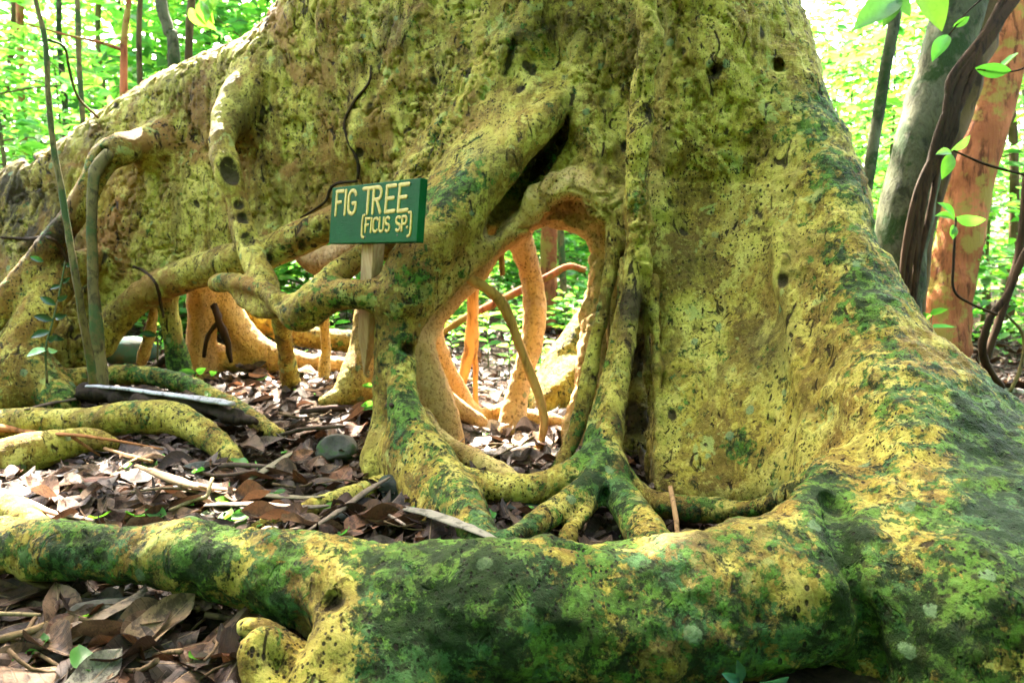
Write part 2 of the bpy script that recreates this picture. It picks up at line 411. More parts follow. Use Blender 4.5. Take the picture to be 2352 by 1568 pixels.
# --- the great wall-like buttress going off to the left
D_L = sheet('buttress_left',
      [(-950, 700), (-500, 560), (-200, 440), (0, 385), (130, 330), (200, 280), (290, 210), (400, 146), (520, 101), (590, 56), (650, -40), (700, -300),
       (950, -300), (1150, 100), (1100, 420), (930, 470), (760, 520), (700, 566), (620, 600), (560, 618), (500, 634), (430, 650), (350, 682),
       (290, 722), (246, 780), (236, 850), (120, 880), (0, 905), (-400, 960), (-950, 1000)],
      [(0, 600, 2.95), (0, 380, 3.02), (0, 880, 2.85), (300, 500, 2.8), (500, 400, 2.68), (500, 620, 2.72), (700, 300, 2.55), (700, 560, 2.58), (900, 450, 2.45),
       (640, 0, 2.58), (1000, 200, 2.36), (250, 800, 2.85), (-600, 800, 3.4), (-900, 900, 3.5), (700, -300, 2.6), (950, -300, 2.45), (130, 800, 2.75), (400, 300, 2.78)], .17, .075, k=.09, moss=.30)
# --- trunk with the wall of the recess and the buttress that comes forward on the right
D_T = sheet('trunk',
      [(665, -800), (660, -300), (650, -20), (780, 250), (930, 420), (925, 560), (950, 650), (1000, 655), (1060, 600), (1120, 530), (1190, 490), (1260, 466),
       (1330, 455), (1378, 490), (1400, 560), (1440, 610), (1482, 650), (1498, 800), (1494, 1000), (1504, 1150), (1600, 1180), (1750, 1185), (1850, 1170),
       (1872, 1260), (1880, 1400), (1880, 1600), (1880, 1900), (3600, 1950), (3600, 1500), (3000, 1330), (2700, 1175), (2500, 1040), (2352, 945), (2290, 893),
       (2210, 815), (2130, 742), (2080, 645), (2020, 545), (1990, 445), (1950, 335), (1900, 215), (1870, 95), (1830, 0), (1800, -200), (1780, -800)],
      [(640, 0, 2.56), (660, -800, 2.6), (800, 250, 2.5), (950, 150, 2.36), (1100, 60, 2.30), (1250, 60, 2.32), (1330, 200, 2.26), (1480, 100, 2.12), (1480, 500, 2.12), (1560, 250, 2.16),
       (1650, 150, 2.08), (1650, 500, 2.10), (1830, 50, 2.12), (1800, -800, 2.2), (1200, -800, 2.35), (1900, 300, 2.0), (1600, 800, 2.0), (1500, 900, 2.0), (1510, 1150, 1.84), (1700, 1000, 1.83), (1740, 1160, 1.74),
       (1790, 700, 1.92), (1840, 950, 1.70), (1860, 1100, 1.52), (1900, 650, 1.74), (2000, 600, 1.72), (2050, 900, 1.42), (2120, 760, 1.58), (2240, 870, 1.44), (2352, 1000, 1.32), (1930, 1100, 1.34), (1950, 900, 1.5),
       (2100, 1200, 1.12), (1980, 1300, 1.12), (2352, 1250, 1.02), (2352, 1568, .93), (2000, 1568, 1.04), (2700, 1300, 1.02), (3200, 1500, 1.0), (1000, 480, 2.3), (1150, 420, 2.25), (1300, 440, 2.2), (1250, 300, 2.27)],
      .30, .085, k=.06, moss=.42)
# ridges and flutes of the trunk
T = 'trunk'
root_px(T, [(1235, -250, 2.36, 75), (1215, 40, 2.34, 70), (1165, 180, 2.33, 62), (1085, 300, 2.33, 58), (1000, 385, 2.33, 55), (940, 470, 2.33, 58), (900, 560, 2.3, 40)], .09, .45)
root_px(T, [(1060, -250, 2.42, 60), (1000, 60, 2.44, 60), (930, 220, 2.5, 55), (840, 340, 2.56, 45)], .10, .30)
root_px(T, [(1640, -300, 2.16, 90), (1640, 100, 2.16, 80), (1600, 350, 2.18, 60)], .12, .3)
root_px(T, [(1340, -300, 2.3, 45), (1335, 60, 2.28, 42), (1345, 250, 2.24, 40), (1370, 400, 2.2, 40), (1395, 480, 2.18, 36)], .05, .38)
root_px(T, [(1480, -200, 2.04, 34), (1483, 20, 2.02, 29), (1498, 90, 2.01, 31), (1481, 160, 2.02, 26), (1472, 250, 2.04, 21), (1466, 330, 2.04, 23), (1463, 420, 2.04, 23), (1466, 520, 2.04, 21), (1472, 620, 2.05, 16), (1482, 760, 2.08, 9), (1490, 900, 2.08, 8), (1492, 1100, 2.06, 8)], .022, .35)
root_px(T, [(1560, -300, 2.12, 50), (1555, 100, 2.14, 36), (1545, 300, 2.15, 26), (1530, 480, 2.14, 20)], .05, .3)
root_px(T, [(1790, 540, 1.93, 16), (1800, 640, 1.9, 16), (1835, 760, 1.82, 16), (1852, 900, 1.70, 14), (1855, 1040, 1.6, 12)], .05, .3)
root_px(T, [(1502, 640, 2.08, 10), (1508, 800, 2.04, 10), (1512, 1000, 1.95, 10), (1515, 1150, 1.86, 9)], .02, .4)
root_px(T, [(1120, -250, 2.34, 26), (1130, 0, 2.33, 24), (1100, 140, 2.36, 22), (1050, 240, 2.38, 18)], .04, .3)
# diagonal root over the window, with the lip under it
root_px('diagonal_root', [(925, 690, 2.08, 52), (960, 610, 2.08, 58), (1030, 520, 2.10, 60), (1098, 432, 2.12, 56), (1172, 352, 2.14, 46), (1240, 285, 2.17, 38), (1292, 225, 2.24, 32), (1315, 170, 2.34, 26)], .05, .36)
root_px('diagonal_root', [(1000, 500, 2.2, 60), (1080, 390, 2.22, 56), (1160, 300, 2.24, 44), (1230, 220, 2.28, 34)], .08, .36)
root_px('diagonal_root', [(955, 715, 2.10, 30), (1020, 650, 2.13, 34), (1085, 580, 2.15, 36), (1150, 520, 2.17, 30)], .04, .42, .35)
root_px(T, [(1120, 560, 2.2, 26), (1190, 490, 2.2, 34), (1270, 436, 2.19, 34), (1340, 428, 2.18, 30), (1385, 470, 2.17, 26)], .03, .3, .75)
# vault and inner side of the window, clean tan wood with bounce glow in its colour
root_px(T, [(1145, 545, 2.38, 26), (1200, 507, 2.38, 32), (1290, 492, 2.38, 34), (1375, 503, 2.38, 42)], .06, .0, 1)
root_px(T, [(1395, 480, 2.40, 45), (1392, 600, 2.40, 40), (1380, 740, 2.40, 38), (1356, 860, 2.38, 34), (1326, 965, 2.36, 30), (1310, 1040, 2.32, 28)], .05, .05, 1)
root_px(T, [(1446, 480, 2.40, 60), (1448, 700, 2.40, 54), (1450, 900, 2.38, 54), (1462, 1150, 2.3, 54)], .02, .2, .0)
# the leg on the left of the window and its foot
L = 'leg_root'
root_px(L, [(945, 610, 2.09, 50), (925, 680, 2.09, 52), (908, 780, 2.09, 44), (906, 900, 2.08, 46), (905, 1000, 2.06, 52), (895, 1090, 2.03, 58)], .045, .46)
root_px(L, [(930, 760, 2.06, 22), (925, 860, 2.02, 28), (930, 940, 1.95, 36), (965, 1020, 1.87, 46), (1020, 1095, 1.78, 52), (1070, 1170, 1.62, 50), (1110, 1245, 1.46, 46)], .04, .60)
root_px(L, [(930, 1040, 1.95, 60), (980, 1120, 1.82, 60), (1030, 1200, 1.7, 60)], .06, .30)
root_px(L, [(880, 1010, 2.02, 30), (852, 1050, 2.0, 20), (850, 1085, 1.98, 14)], .03, .3)
# inner legs of the window
I = 'inner_root'
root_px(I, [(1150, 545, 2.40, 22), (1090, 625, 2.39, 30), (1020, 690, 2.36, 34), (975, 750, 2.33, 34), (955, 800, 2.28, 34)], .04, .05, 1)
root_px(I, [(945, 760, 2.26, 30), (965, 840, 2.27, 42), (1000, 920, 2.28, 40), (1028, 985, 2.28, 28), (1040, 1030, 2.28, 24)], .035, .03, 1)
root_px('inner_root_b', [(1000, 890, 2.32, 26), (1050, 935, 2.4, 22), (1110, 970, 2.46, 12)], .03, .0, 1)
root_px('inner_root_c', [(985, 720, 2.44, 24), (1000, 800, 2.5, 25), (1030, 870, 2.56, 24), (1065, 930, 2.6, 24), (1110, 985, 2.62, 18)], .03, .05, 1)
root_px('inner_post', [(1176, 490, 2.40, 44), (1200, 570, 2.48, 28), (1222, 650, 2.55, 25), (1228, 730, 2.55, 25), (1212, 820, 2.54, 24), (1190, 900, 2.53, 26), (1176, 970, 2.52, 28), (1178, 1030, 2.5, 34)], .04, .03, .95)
root_px('floor_root', [(1090, 965, 2.62, 12), (1150, 945, 2.6, 16), (1220, 960, 2.58, 17), (1290, 965, 2.56, 14)], .02, .1, .7)
root_px('floor_root_b', [(975, 950, 2.16, 14), (1000, 1000, 2.1, 18), (1060, 1040, 2.02, 22), (1130, 1075, 1.95, 24), (1180, 1110, 1.9, 22)], .02, .25, .35)
root_px('far_buttress', [(1345, 730, 3.1, 26), (1310, 800, 3.05, 34), (1270, 870, 3.0, 36), (1230, 915, 2.95, 26)], .05, .55)
root_px('far_buttress', [(1330, 860, 2.95, 40), (1280, 910, 2.92, 36), (1235, 950, 2.9, 24)], .05, .45)
# roots to the right of the window
root_px('strand_root', [(1412, 530, 2.16, 22), (1402, 620, 2.14, 16), (1385, 710, 2.12, 16), (1366, 790, 2.1, 16), (1352, 870, 2.08, 16), (1334, 950, 2.06, 17), (1312, 1020, 2.03, 18), (1285, 1075, 2.0, 22)], .02, .42)
root_px('strand_root_b', [(1462, 440, 2.1, 26), (1462, 560, 2.07, 21), (1452, 680, 2.03, 21), (1436, 800, 1.98, 22), (1418, 900, 1.94, 25), (1402, 1000, 1.88, 32), (1390, 1075, 1.82, 36)], .025, .42)
root_px('strand_root_b', [(1436, 600, 2.1, 10), (1424, 720, 2.06, 12), (1402, 850, 2.0, 16), (1378, 960, 1.94, 22), (1362, 1040, 1.88, 30)], .02, .5)
S = 'splayed_root'
root_px(S, [(1385, 1045, 1.78, 42), (1320, 1088, 1.76, 38), (1240, 1118, 1.74, 34), (1150, 1122, 1.74, 30), (1080, 1115, 1.76, 24)], .03, .50)
root_px(S, [(1120, 1115, 1.74, 16), (1085, 1092, 1.76, 15), (1062, 1105, 1.78, 13)], .02, .35)
root_px('splayed_root_b', [(1392, 1070, 1.74, 32), (1345, 1120, 1.66, 31), (1285, 1168, 1.58, 29), (1225, 1204, 1.50, 27), (1160, 1238, 1.43, 24)], .025, .58)
root_px('splayed_root_c', [(1385, 1080, 1.74, 24), (1366, 1140, 1.66, 21), (1338, 1190, 1.58, 19), (1290, 1245, 1.48, 16)], .015, .4)
root_px('splayed_root_d', [(1402, 1050, 1.78, 30), (1415, 1110, 1.70, 32), (1440, 1160, 1.62, 36), (1478, 1215, 1.50, 42), (1520, 1290, 1.36, 46)], .03, .62)
root_px('splayed_root_e', [(1420, 1080, 1.78, 22), (1470, 1136, 1.74, 20), (1540, 1162, 1.71, 21), (1640, 1170, 1.69, 22), (1740, 1165, 1.64, 22), (1840, 1125, 1.56, 28)], .025, .60)
# the big root along the front
Rf = 'front_root'
root_px(Rf, [(-500, 1235, 1.5, 45), (-200, 1240, 1.36, 48), (0, 1246, 1.27, 54), (200, 1262, 1.23, 58), (400, 1280, 1.2, 66), (560, 1304, 1.17, 80), (700, 1330, 1.14, 98), (830, 1358, 1.12, 116), (1000, 1392, 1.11, 140),
             (1200, 1410, 1.10, 158), (1400, 1412, 1.10, 160), (1600, 1400, 1.10, 158), (1760, 1376, 1.11, 158), (1880, 1345, 1.14, 155), (1990, 1320, 1.22, 140), (2100, 1280, 1.32, 110)], .07, .62)
root_px(Rf, [(1520, 1290, 1.10, 34), (1640, 1282, 1.11, 40), (1740, 1256, 1.13, 46), (1820, 1206, 1.18, 50), (1872, 1140, 1.27, 46), (1900, 1060, 1.42, 40)], .06, .5)
root_px(Rf, [(735, 1345, 1.08, 46), (772, 1420, 1.03, 42), (772, 1490, 1.0, 48), (748, 1560, .97, 60), (710, 1660, .95, 80)], .025, .30)
root_px(Rf, [(840, 1460, 1.03, 90), (880, 1600, 1.0, 120)], .06, .55)
root_px('knee_root', [(640, 1610, .97, 36), (590, 1550, .98, 30), (578, 1492, .985, 27), (606, 1462, .995, 21), (640, 1474, 1.005, 19), (668, 1510, 1.0, 20), (700, 1560, .99, 26)], .008, .32)
root_px('knee_root', [(555, 1438, 1.05, 11), (600, 1446, 1.045, 15), (650, 1466, 1.04, 17), (700, 1500, 1.03, 20)], .008, .2)
# cross roots below the sign
X = 'cross_root'
root_px(X, [(935, 690, 2.08, 44), (860, 680, 2.07, 31), (790, 676, 2.08, 31), (730, 692, 2.10, 38), (690, 722, 2.12, 38), (650, 705, 2.16, 26), (610, 670, 2.22, 22), (560, 652, 2.3, 18), (500, 650, 2.4, 18)], .035, .52)
root_px('cross_root_b', [(715, 700, 2.11, 36), (755, 650, 2.13, 32), (800, 612, 2.16, 28), (850, 580, 2.2, 28), (910, 540, 2.22, 30)], .03, .46)
root_px('cross_root_c', [(545, 665, 2.36, 13), (570, 695, 2.3, 18), (605, 715, 2.24, 20), (650, 708, 2.2, 20), (690, 690, 2.14, 24)], .02, .25)
root_px('rim_root', [(238, 800, 2.78, 26), (262, 742, 2.78, 32), (330, 678, 2.75, 34), (430, 632, 2.7, 36), (520, 606, 2.62, 40), (590, 580, 2.56, 40)], .07, .26)
root_px('rim_root_b', [(610, 586, 2.42, 30), (680, 552, 2.40, 36), (760, 516, 2.38, 36), (850, 476, 2.36, 38), (930, 450, 2.34, 38)], .025, .50)
root_px('pale_brace', [(700, 590, 2.62, 20), (740, 600, 2.62, 30), (775, 590, 2.6, 26), (820, 560, 2.55, 24)], .03, .05, .8)
# hanging root with eye-shaped scars, knuckle root, posts
root_px('eyed_root', [(575, 220, 2.64, 40), (530, 268, 2.57, 30), (510, 325, 2.48, 24), (522, 388, 2.43, 30), (540, 450, 2.43, 21), (556, 520, 2.42, 24), (578, 580, 2.38, 24), (602, 640, 2.30, 26), (620, 690, 2.26, 26)], .014, .30)
root_px('eyed_root', [(615, 170, 2.70, 46), (575, 225, 2.67, 48), (535, 285, 2.62, 34)], .09, .30)
root_px('knuckle_root', [(380, 322, 2.82, 40), (320, 338, 2.76, 36)], .09, .40)
root_px('knuckle_root', [(330, 330, 2.76, 30), (275, 345, 2.68, 33), (240, 365, 2.66, 30), (214, 415, 2.66, 26), (185, 470, 2.66, 25), (140, 535, 2.66, 26), (80, 610, 2.66, 26), (10, 690, 2.62, 27), (-60, 790, 2.58, 30)], .02, .42)
root_px('left_foot', [(210, 600, 2.78, 30), (130, 650, 2.7, 40), (85, 730, 2.62, 42), (40, 820, 2.58, 46), (20, 900, 2.54, 60)], .05, .40)
root_px('left_foot', [(60, 850, 2.58, 60), (110, 890, 2.56, 46), (150, 930, 2.5, 30)], .05, .6)
root_px('post_root', [(645, 690, 2.55, 22), (650, 760, 2.7, 19), (660, 830, 2.85, 19), (668, 880, 2.95, 22)], .02, .25)
root_px('post_root_b', [(385, 650, 2.78, 22), (388, 720, 2.8, 22), (402, 790, 2.82, 22), (416, 850, 2.84, 24), (424, 890, 2.84, 30)], .02, .45)
root_px('back_pillar', [(462, 630, 3.05, 36), (462, 720, 3.1, 31), (462, 800, 3.12, 33), (456, 880, 3.12, 42)], .03, .05, .6)
root_px('back_flare', [(510, 645, 3.1, 20), (535, 730, 3.15, 30), (585, 795, 3.18, 30), (680, 826, 3.18, 20), (780, 836, 3.15, 18), (860, 840, 3.1, 14)], .04, .02, .75)
root_px('back_flare', [(510, 820, 3.2, 30), (620, 836, 3.2, 22)], .05, .02, .7)
root_px('back_flare_b', [(520, 660, 3.3, 18), (570, 715, 3.4, 26), (640, 752, 3.5, 28), (720, 775, 3.6, 26), (820, 785, 3.7, 24)], .03, .5)
root_px('thin_prop', [(735, 640, 2.9, 12), (742, 720, 2.95, 10), (748, 800, 3.0, 11), (745, 860, 3.0, 14)], .02, .2, .5)
root_px('thin_prop_b', [(360, 690, 2.9, 12), (345, 760, 2.95, 12), (325, 830, 3.0, 15)], .02, .3, .3)
root_px('dark_foot', [(850, 720, 2.75, 36), (848, 800, 2.72, 44), (830, 870, 2.68, 52), (790, 905, 2.64, 26), (740, 920, 2.6, 12)], .03, .0, .25)
# roots lying in the leaf litter
root_px('litter_root', [(-40, 975, 2.3, 26), (60, 968, 2.3, 30), (200, 970, 2.28, 34), (300, 960, 2.26, 35), (390, 960, 2.24, 32), (450, 985, 2.2, 28), (500, 1020, 2.16, 24), (545, 1060, 2.1, 18)], .02, .48)
root_px('litter_root_b', [(-120, 1090, 2.05, 46), (-20, 1066, 2.07, 46), (60, 1040, 2.1, 42), (130, 1022, 2.12, 32), (200, 1010, 2.14, 28), (260, 1020, 2.14, 18)], .02, .30)
root_px('litter_root_c', [(60, 900, 2.56, 26), (200, 868, 2.66, 24), (330, 862, 2.68, 20), (430, 884, 2.62, 21), (510, 920, 2.54, 19), (570, 955, 2.46, 18), (640, 1000, 2.36, 16)], .02, .58)
root_px('litter_root_d', [(560, 1225, 1.6, 16), (630, 1195, 1.66, 18), (720, 1165, 1.72, 19), (800, 1140, 1.8, 17), (880, 1110, 1.9, 18)], .02, .38)
root_px('litter_root_e', [(-80, 1150, 1.72, 32), (0, 1165, 1.66, 32), (60, 1190, 1.58, 26), (120, 1230, 1.5, 20)], .02, .35)
# hollows: crack under the diagonal root, fork in the front root, knot holes, deep slit
def surf(px, py, prims=None):
    """depth at which the ray of a pixel meets the wood"""
    px = np.atleast_1d(np.asarray(px, float)); py = np.atleast_1d(np.asarray(py, float)); t = np.full(len(px), .75)
    ray = FW + ((px - CX) / F)[:, None] * RT - ((py - CY) / F)[:, None] * UP
    for _ in range(140): t = np.minimum(t + np.maximum(sdf(CAM + ray * t[:, None], prims), -.01) * .65, 4.0)
    return t
def hollow(rows, deep=1.0, k=.012): HOL.append((rows, deep, k))
HOL = []
hollow([(1126, 535, 16), (1160, 476, 32), (1208, 412, 32), (1256, 360, 22), (1292, 312, 12), (1300, 270, 6)], 1.8)
hollow([(1146, 500, 24), (1192, 432, 32), (1245, 372, 22)], 1.7)
hollow([(764, 1384, 10), (774, 1380, 9)], 1.6, .015)
hollow([(1640, 168, 11), (1642, 160, 9)], 2)
hollow([(1788, 146, 6), (1792, 156, 5)], 2.4, .015)
hollow([(930, 800, 10), (952, 806, 8)], 2, .02)
hollow([(1768, 968, 7), (1770, 975, 5)], .4)
hollow([(525, 372, 12), (529, 390, 17), (534, 408, 14)], .7)
hollow([(556, 498, 8), (560, 506, 8)], .5); hollow([(566, 545, 9), (572, 560, 9)], .5); hollow([(548, 470, 6)] * 2, .5)
hollow([(240, 345, 8), (232, 362, 7)], .5)
hollow([(1795, 640, 9), (1797, 648, 9)], .6)
hollow([(955, 490, 14), (960, 500, 12)], 2, .02)
hollow([(48, 362, 10), (72, 370, 12)], 1.5)
hollow([(1270, 1266, 6), (1320, 1262, 8), (1345, 1266, 7)], 1, .015)
hollow([(1918, 1150, 4), (1930, 1220, 5), (1945, 1290, 6), (1975, 1380, 7), (2000, 1470, 7), (2010, 1540, 6)], 2.0, .03)
hollow([(1543, 948, 5), (1549, 958, 4)], .4)
hollow([(1390, 1130, 7), (1365, 1185, 7), (1330, 1225, 6)], 1.2)
hollow([(845, 262, 4), (860, 200, 5), (870, 120, 4)], .6, .02)
hollow([(1180, 100, 6), (1160, 170, 5)], 1, .02)
rr = np.random.default_rng(11)
for _ in range(34):                                              # small scattered knots over trunk and plate
    x, y = rr.uniform(200, 1900), rr.uniform(-20, 700); r0 = rr.uniform(2.5, 6)
    hollow([(x, y, r0), (x + rr.uniform(-10, 10), y + rr.uniform(4, 24), r0 * .6)], .5, .015)
_fl = [r_ for rows, _, _ in HOL for r_ in rows]
_d = surf([r_[0] for r_ in _fl], [r_[1] for r_ in _fl]); _n = 0
for rows, deep, k in HOL:                                          # cut into the skin along (px, py, radius) rows
    ds = _d[_n:_n + len(rows)]; _n += len(rows)
    for s in ((0, 1.2, 2.4) if deep >= 1 else (0,)):
        root_px('hollow', [(x, y, float(z) + .004 + s * deep * r_ * z / F, r_ * (1 - .12 * s)) for (x, y, r_), z in zip(rows, ds)], k, op='sub', n=3)

def build_skin():
    B = 16; size = B * VOX
    lo = np.array([-3.0, .70, -.14]); hi = np.array([2.5, 4.0, 2.10])
    nb = np.ceil((hi - lo) / size).astype(int)
    I = np.stack(np.meshgrid(*[np.arange(n) for n in nb], indexing='ij'), -1).reshape(-1, 3)
    cen = lo + (I + .5) * size; half = size * math.sqrt(3) / 2
    vals = []; cur = np.full(len(I), 1e3)
    for pr in PR:
        d = np.full(len(I), 1e3)
        if pr['lo'] is not None:
            m = np.all((cen > pr['lo'] - .3) & (cen < pr['hi'] + .3), 1); d[m] = prim_sd(pr, cen[m])
        else: d = prim_sd(pr, cen)
        vals.append(d)
        cur = combine(cur, d, pr['k'], pr['op'])
    add = np.array([p['op'] == 'add' for p in PR]); V = np.array(vals)
    mn = V[add].min(0)
    keep = np.where((np.abs(cur) < half * 1.35 + .03) | ((V[~add].min(0) < half + .02) & (mn < half)))[0]
    KEY = []; POS = []; QUAD = []
    N = B + 2; base = np.arange(N) * VOX
    OX, OY, OZ = np.meshgrid(base, base, base, indexing='ij'); OFF = np.stack([OX, OY, OZ], -1)
    strd = np.array([1, 4096, 4096 * 4096], np.int64)
    for bi in keep:
        o = lo + I[bi] * size
        prims = [pr for j, pr in enumerate(PR) if V[j, bi] < half * (1.5 if pr['ty'] == 'sheet' else 1.15) + pr['k'] + VOX * 2]
        if not any(p['op'] == 'add' for p in prims): continue
        S_ = sdf(o + OFF, prims); ins = S_ < 0
        if ins.all() or not ins.any(): continue
        # cells 0..N-2
        cs = np.zeros((N - 1,) * 3, int); acc = np.zeros((N - 1,) * 3 + (3,)); cnt = np.zeros((N - 1,) * 3)
        for ax in range(3):
            s0 = [slice(0, N)] * 3; s1 = [slice(0, N)] * 3; s0[ax] = slice(0, N - 1); s1[ax] = slice(1, N)
            a, b = S_[tuple(s0)], S_[tuple(s1)]; cross = (a < 0) != (b < 0); t = np.where(cross, a / np.where(cross, a - b, 1), 0)
            oth = [x for x in range(3) if x != ax]
            for u in (0, 1):
                for v in (0, 1):
                    sl = [slice(0, N - 1)] * 3; sl[oth[0]] = slice(u, N - 1 + u); sl[oth[1]] = slice(v, N - 1 + v)
                    c = cross[tuple(sl)]; tt = t[tuple(sl)]
                    acc[..., ax] += c * tt; acc[..., oth[0]] += c * u; acc[..., oth[1]] += c * v; cnt += c
        act = cnt > 0; idx = np.argwhere(act)
        gk = (I[bi] * B + idx) @ strd
        POS.append(o + (idx + acc[act] / cnt[act][:, None]) * VOX); KEY.append(gk)
        for ax in range(3):
            oth = [(ax + 1) % 3, (ax + 2) % 3]
            s0 = [slice(1, B + 1)] * 3; s1 = [slice(1, B + 1)] * 3; s0[ax] = slice(0, B); s1[ax] = slice(1, B + 1)
            a, b = S_[tuple(s0)] < 0, S_[tuple(s1)] < 0
            e = np.argwhere(a != b)
            if not len(e): continue
            flip = a[tuple(e.T)]
            e = e + 1; e[:, ax] -= 1                                   # edge start in sample coordinates
            g = I[bi] * B + e; ks = []
            for u, v in ((1, 1), (0, 1), (0, 0), (1, 0)):
                c = g.copy(); c[:, oth[0]] -= u; c[:, oth[1]] -= v; ks.append(c @ strd)
            q = np.stack(ks, 1); q[~flip] = q[~flip][:, ::-1]; QUAD.append(q)
    KEY = np.concatenate(KEY); POS = np.concatenate(POS); QUAD = np.concatenate(QUAD)
    uk, first = np.unique(KEY, return_index=True); pos = POS[first]
    q = np.searchsorted(uk, QUAD); q = np.clip(q, 0, len(uk) - 1)
    ok = np.all(uk[q] == QUAD, 1); q = q[ok]
    return pos, q

def vnormals(v, q):
    n = np.cross(v[q[:, 2]] - v[q[:, 0]], v[q[:, 3]] - v[q[:, 1]]); vn = np.zeros_like(v)
    for i in range(4):
        for c in range(3): vn[:, c] += np.bincount(q[:, i], n[:, c], len(v))
    return vn / (np.linalg.norm(vn, axis=1)[:, None] + 1e-12)

FV, FQ = build_skin()
# which primitive each skin point belongs to
adds = [p for p in PR if p['op'] == 'add']
bd = np.full(len(FV), 1e3); bi_ = np.zeros(len(FV), int); mo = np.zeros(len(FV)); ta = np.zeros(len(FV)); wsum = np.zeros(len(FV))
for j, pr in enumerate(adds):
    d = np.full(len(FV), 1e3)
    if pr['lo'] is not None:
        m = np.all((FV > pr['lo'] - .12) & (FV < pr['hi'] + .12), 1); d[m] = prim_sd(pr, FV[m])
    else: d = prim_sd(pr, FV)
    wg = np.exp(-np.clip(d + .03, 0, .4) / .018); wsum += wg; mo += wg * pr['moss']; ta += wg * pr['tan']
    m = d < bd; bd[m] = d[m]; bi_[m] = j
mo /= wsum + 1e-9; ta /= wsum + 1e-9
names = sorted({p['g'] for p in adds}); gid = np.array([names.index(p['g']) for p in adds])[bi_]
px_, py_, dp_ = proj(FV)
# the right buttress is its own part: everything of the trunk sheet beyond the recess
names.append('buttress_right')
edge = np.interp(py_, [-800, 0, 300, 600, 900, 1200, 1600], [1700, 1720, 1760, 1800, 1840, 1850, 1880])
gid[(gid == names.index('trunk')) & (px_ > edge)] = len(names) - 1
# relief of the wood
FN = vnormals(FV, FQ)
amp = np.full(len(FV), 1.0); small = np.isin(gid, [names.index(n) for n in names if n not in ('trunk', 'buttress_left', 'buttress_right', 'front_root')]); amp[small] = .45
amp[gid == names.index('buttress_left')] = .6
rec = (gid == names.index('trunk')) & (px_ > 1490) & (py_ > 420); amp[rec] = .5
disp = amp * (.012 * fbm(FV, 5.0, 3, 1) + .007 * fbm(FV, 17.0, 3, 2) + .0035 * fbm(FV, 52.0, 2, 3))
up = (gid == names.index('trunk')) | (gid == names.index('buttress_left'))
st = FV * np.array([1, 1, .32])
rid = np.abs(fbm(st + .15 * fbm(FV, 4., 2, 9)[:, None], 15.0, 3, 4)); disp -= np.where(up & ~rec, .013 * np.exp(-(rid / .10) ** 2), 0)
FV = FV + FN * disp[:, None]
FN = vnormals(FV, FQ)
# where algae grow: patches that stay with the bark
BLOT = [(1010, 470, 70, .35), (1060, 400, 60, .25), (1200, 420, 45, .15), (960, 640, 50, .2), (930, 930, 35, .35), (1960, 600, 110, .3), (2010, 690, 80, .3), (1880, 270, 70, .35),
        (1930, 400, 60, .3), (2050, 880, 90, .3), (2250, 940, 90, .45), (2330, 1050, 120, .45), (1890, 1120, 60, .55), (1940, 1260, 80, .35), (1700, 1020, 35, .5), (1080, 1400, 140, .38), (1250, 1400, 200, .20), (1600, 1420, 160, .22), (2130, 1420, 230, .20), (2300, 1180, 130, .25), (2050, 1050, 70, .2), (1000, 1330, 120, .2), (640, 1390, 90, .3),
        (480, 1260, 60, .3), (180, 1240, 60, .3), (1360, 1030, 50, .5), (1390, 1130, 60, .4), (1465, 470, 30, .3), (770, 680, 60, .2), (410, 830, 40, .5), (900, 1500, 140, .25), (2150, 1450, 200, .3), (2300, 1250, 90, .2),
        (1880, 740, 110, -.1), (1650, 560, 150, -.2), (700, 400, 250, -.1), (1950, 1050, 60, -.15), (2050, 1250, 70, -.2), (1850, 1360, 50, -.3), (2160, 1300, 60, -.15), (740, 1470, 60, -.3), (1480, 1280, 300, -.10)]
for x, y, r_, a_ in BLOT: mo += a_ * np.exp(-(((px_ - x) ** 2 + (py_ - y) ** 2) / (r_ * r_)))
mo = np.where(dp_ > 3.4, mo, mo)
stn_shade = np.zeros(len(FV))  # dark bark stains, plus shade painted into the slit beside the strand roots
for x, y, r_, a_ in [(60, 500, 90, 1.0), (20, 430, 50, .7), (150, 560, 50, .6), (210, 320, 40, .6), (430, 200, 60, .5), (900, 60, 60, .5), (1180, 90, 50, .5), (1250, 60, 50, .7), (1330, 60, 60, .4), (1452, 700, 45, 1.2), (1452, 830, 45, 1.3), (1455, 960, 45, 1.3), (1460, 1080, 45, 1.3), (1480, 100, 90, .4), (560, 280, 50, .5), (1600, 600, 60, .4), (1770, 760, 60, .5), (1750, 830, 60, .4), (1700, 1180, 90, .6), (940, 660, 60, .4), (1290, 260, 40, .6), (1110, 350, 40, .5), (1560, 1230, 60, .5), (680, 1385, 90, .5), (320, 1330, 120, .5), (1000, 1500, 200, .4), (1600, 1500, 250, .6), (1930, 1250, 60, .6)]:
    stn_shade += a_ * np.exp(-(((px_ - x) ** 2 + (py_ - y) ** 2) / (r_ * r_)))
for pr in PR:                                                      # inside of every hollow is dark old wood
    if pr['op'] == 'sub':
        m = np.all((FV > pr['lo'] - .03) & (FV < pr['hi'] + .03), 1); s_ = prim_sd(pr, FV[m]); stn_shade[m] = np.maximum(stn_shade[m], sstep(.007, -.002, s_) * 1.6)
wr_ = np.zeros(len(FV)); br = gid == len(names) - 1
s2T = gsamp(next(p for p in PR if p['g'] == 'trunk' and p['ty'] == 'sheet')['s2'], px_, py_)
wr_[br] = sstep(-190, -20, s2T[br]) * sstep(1250, 900, py_[br])

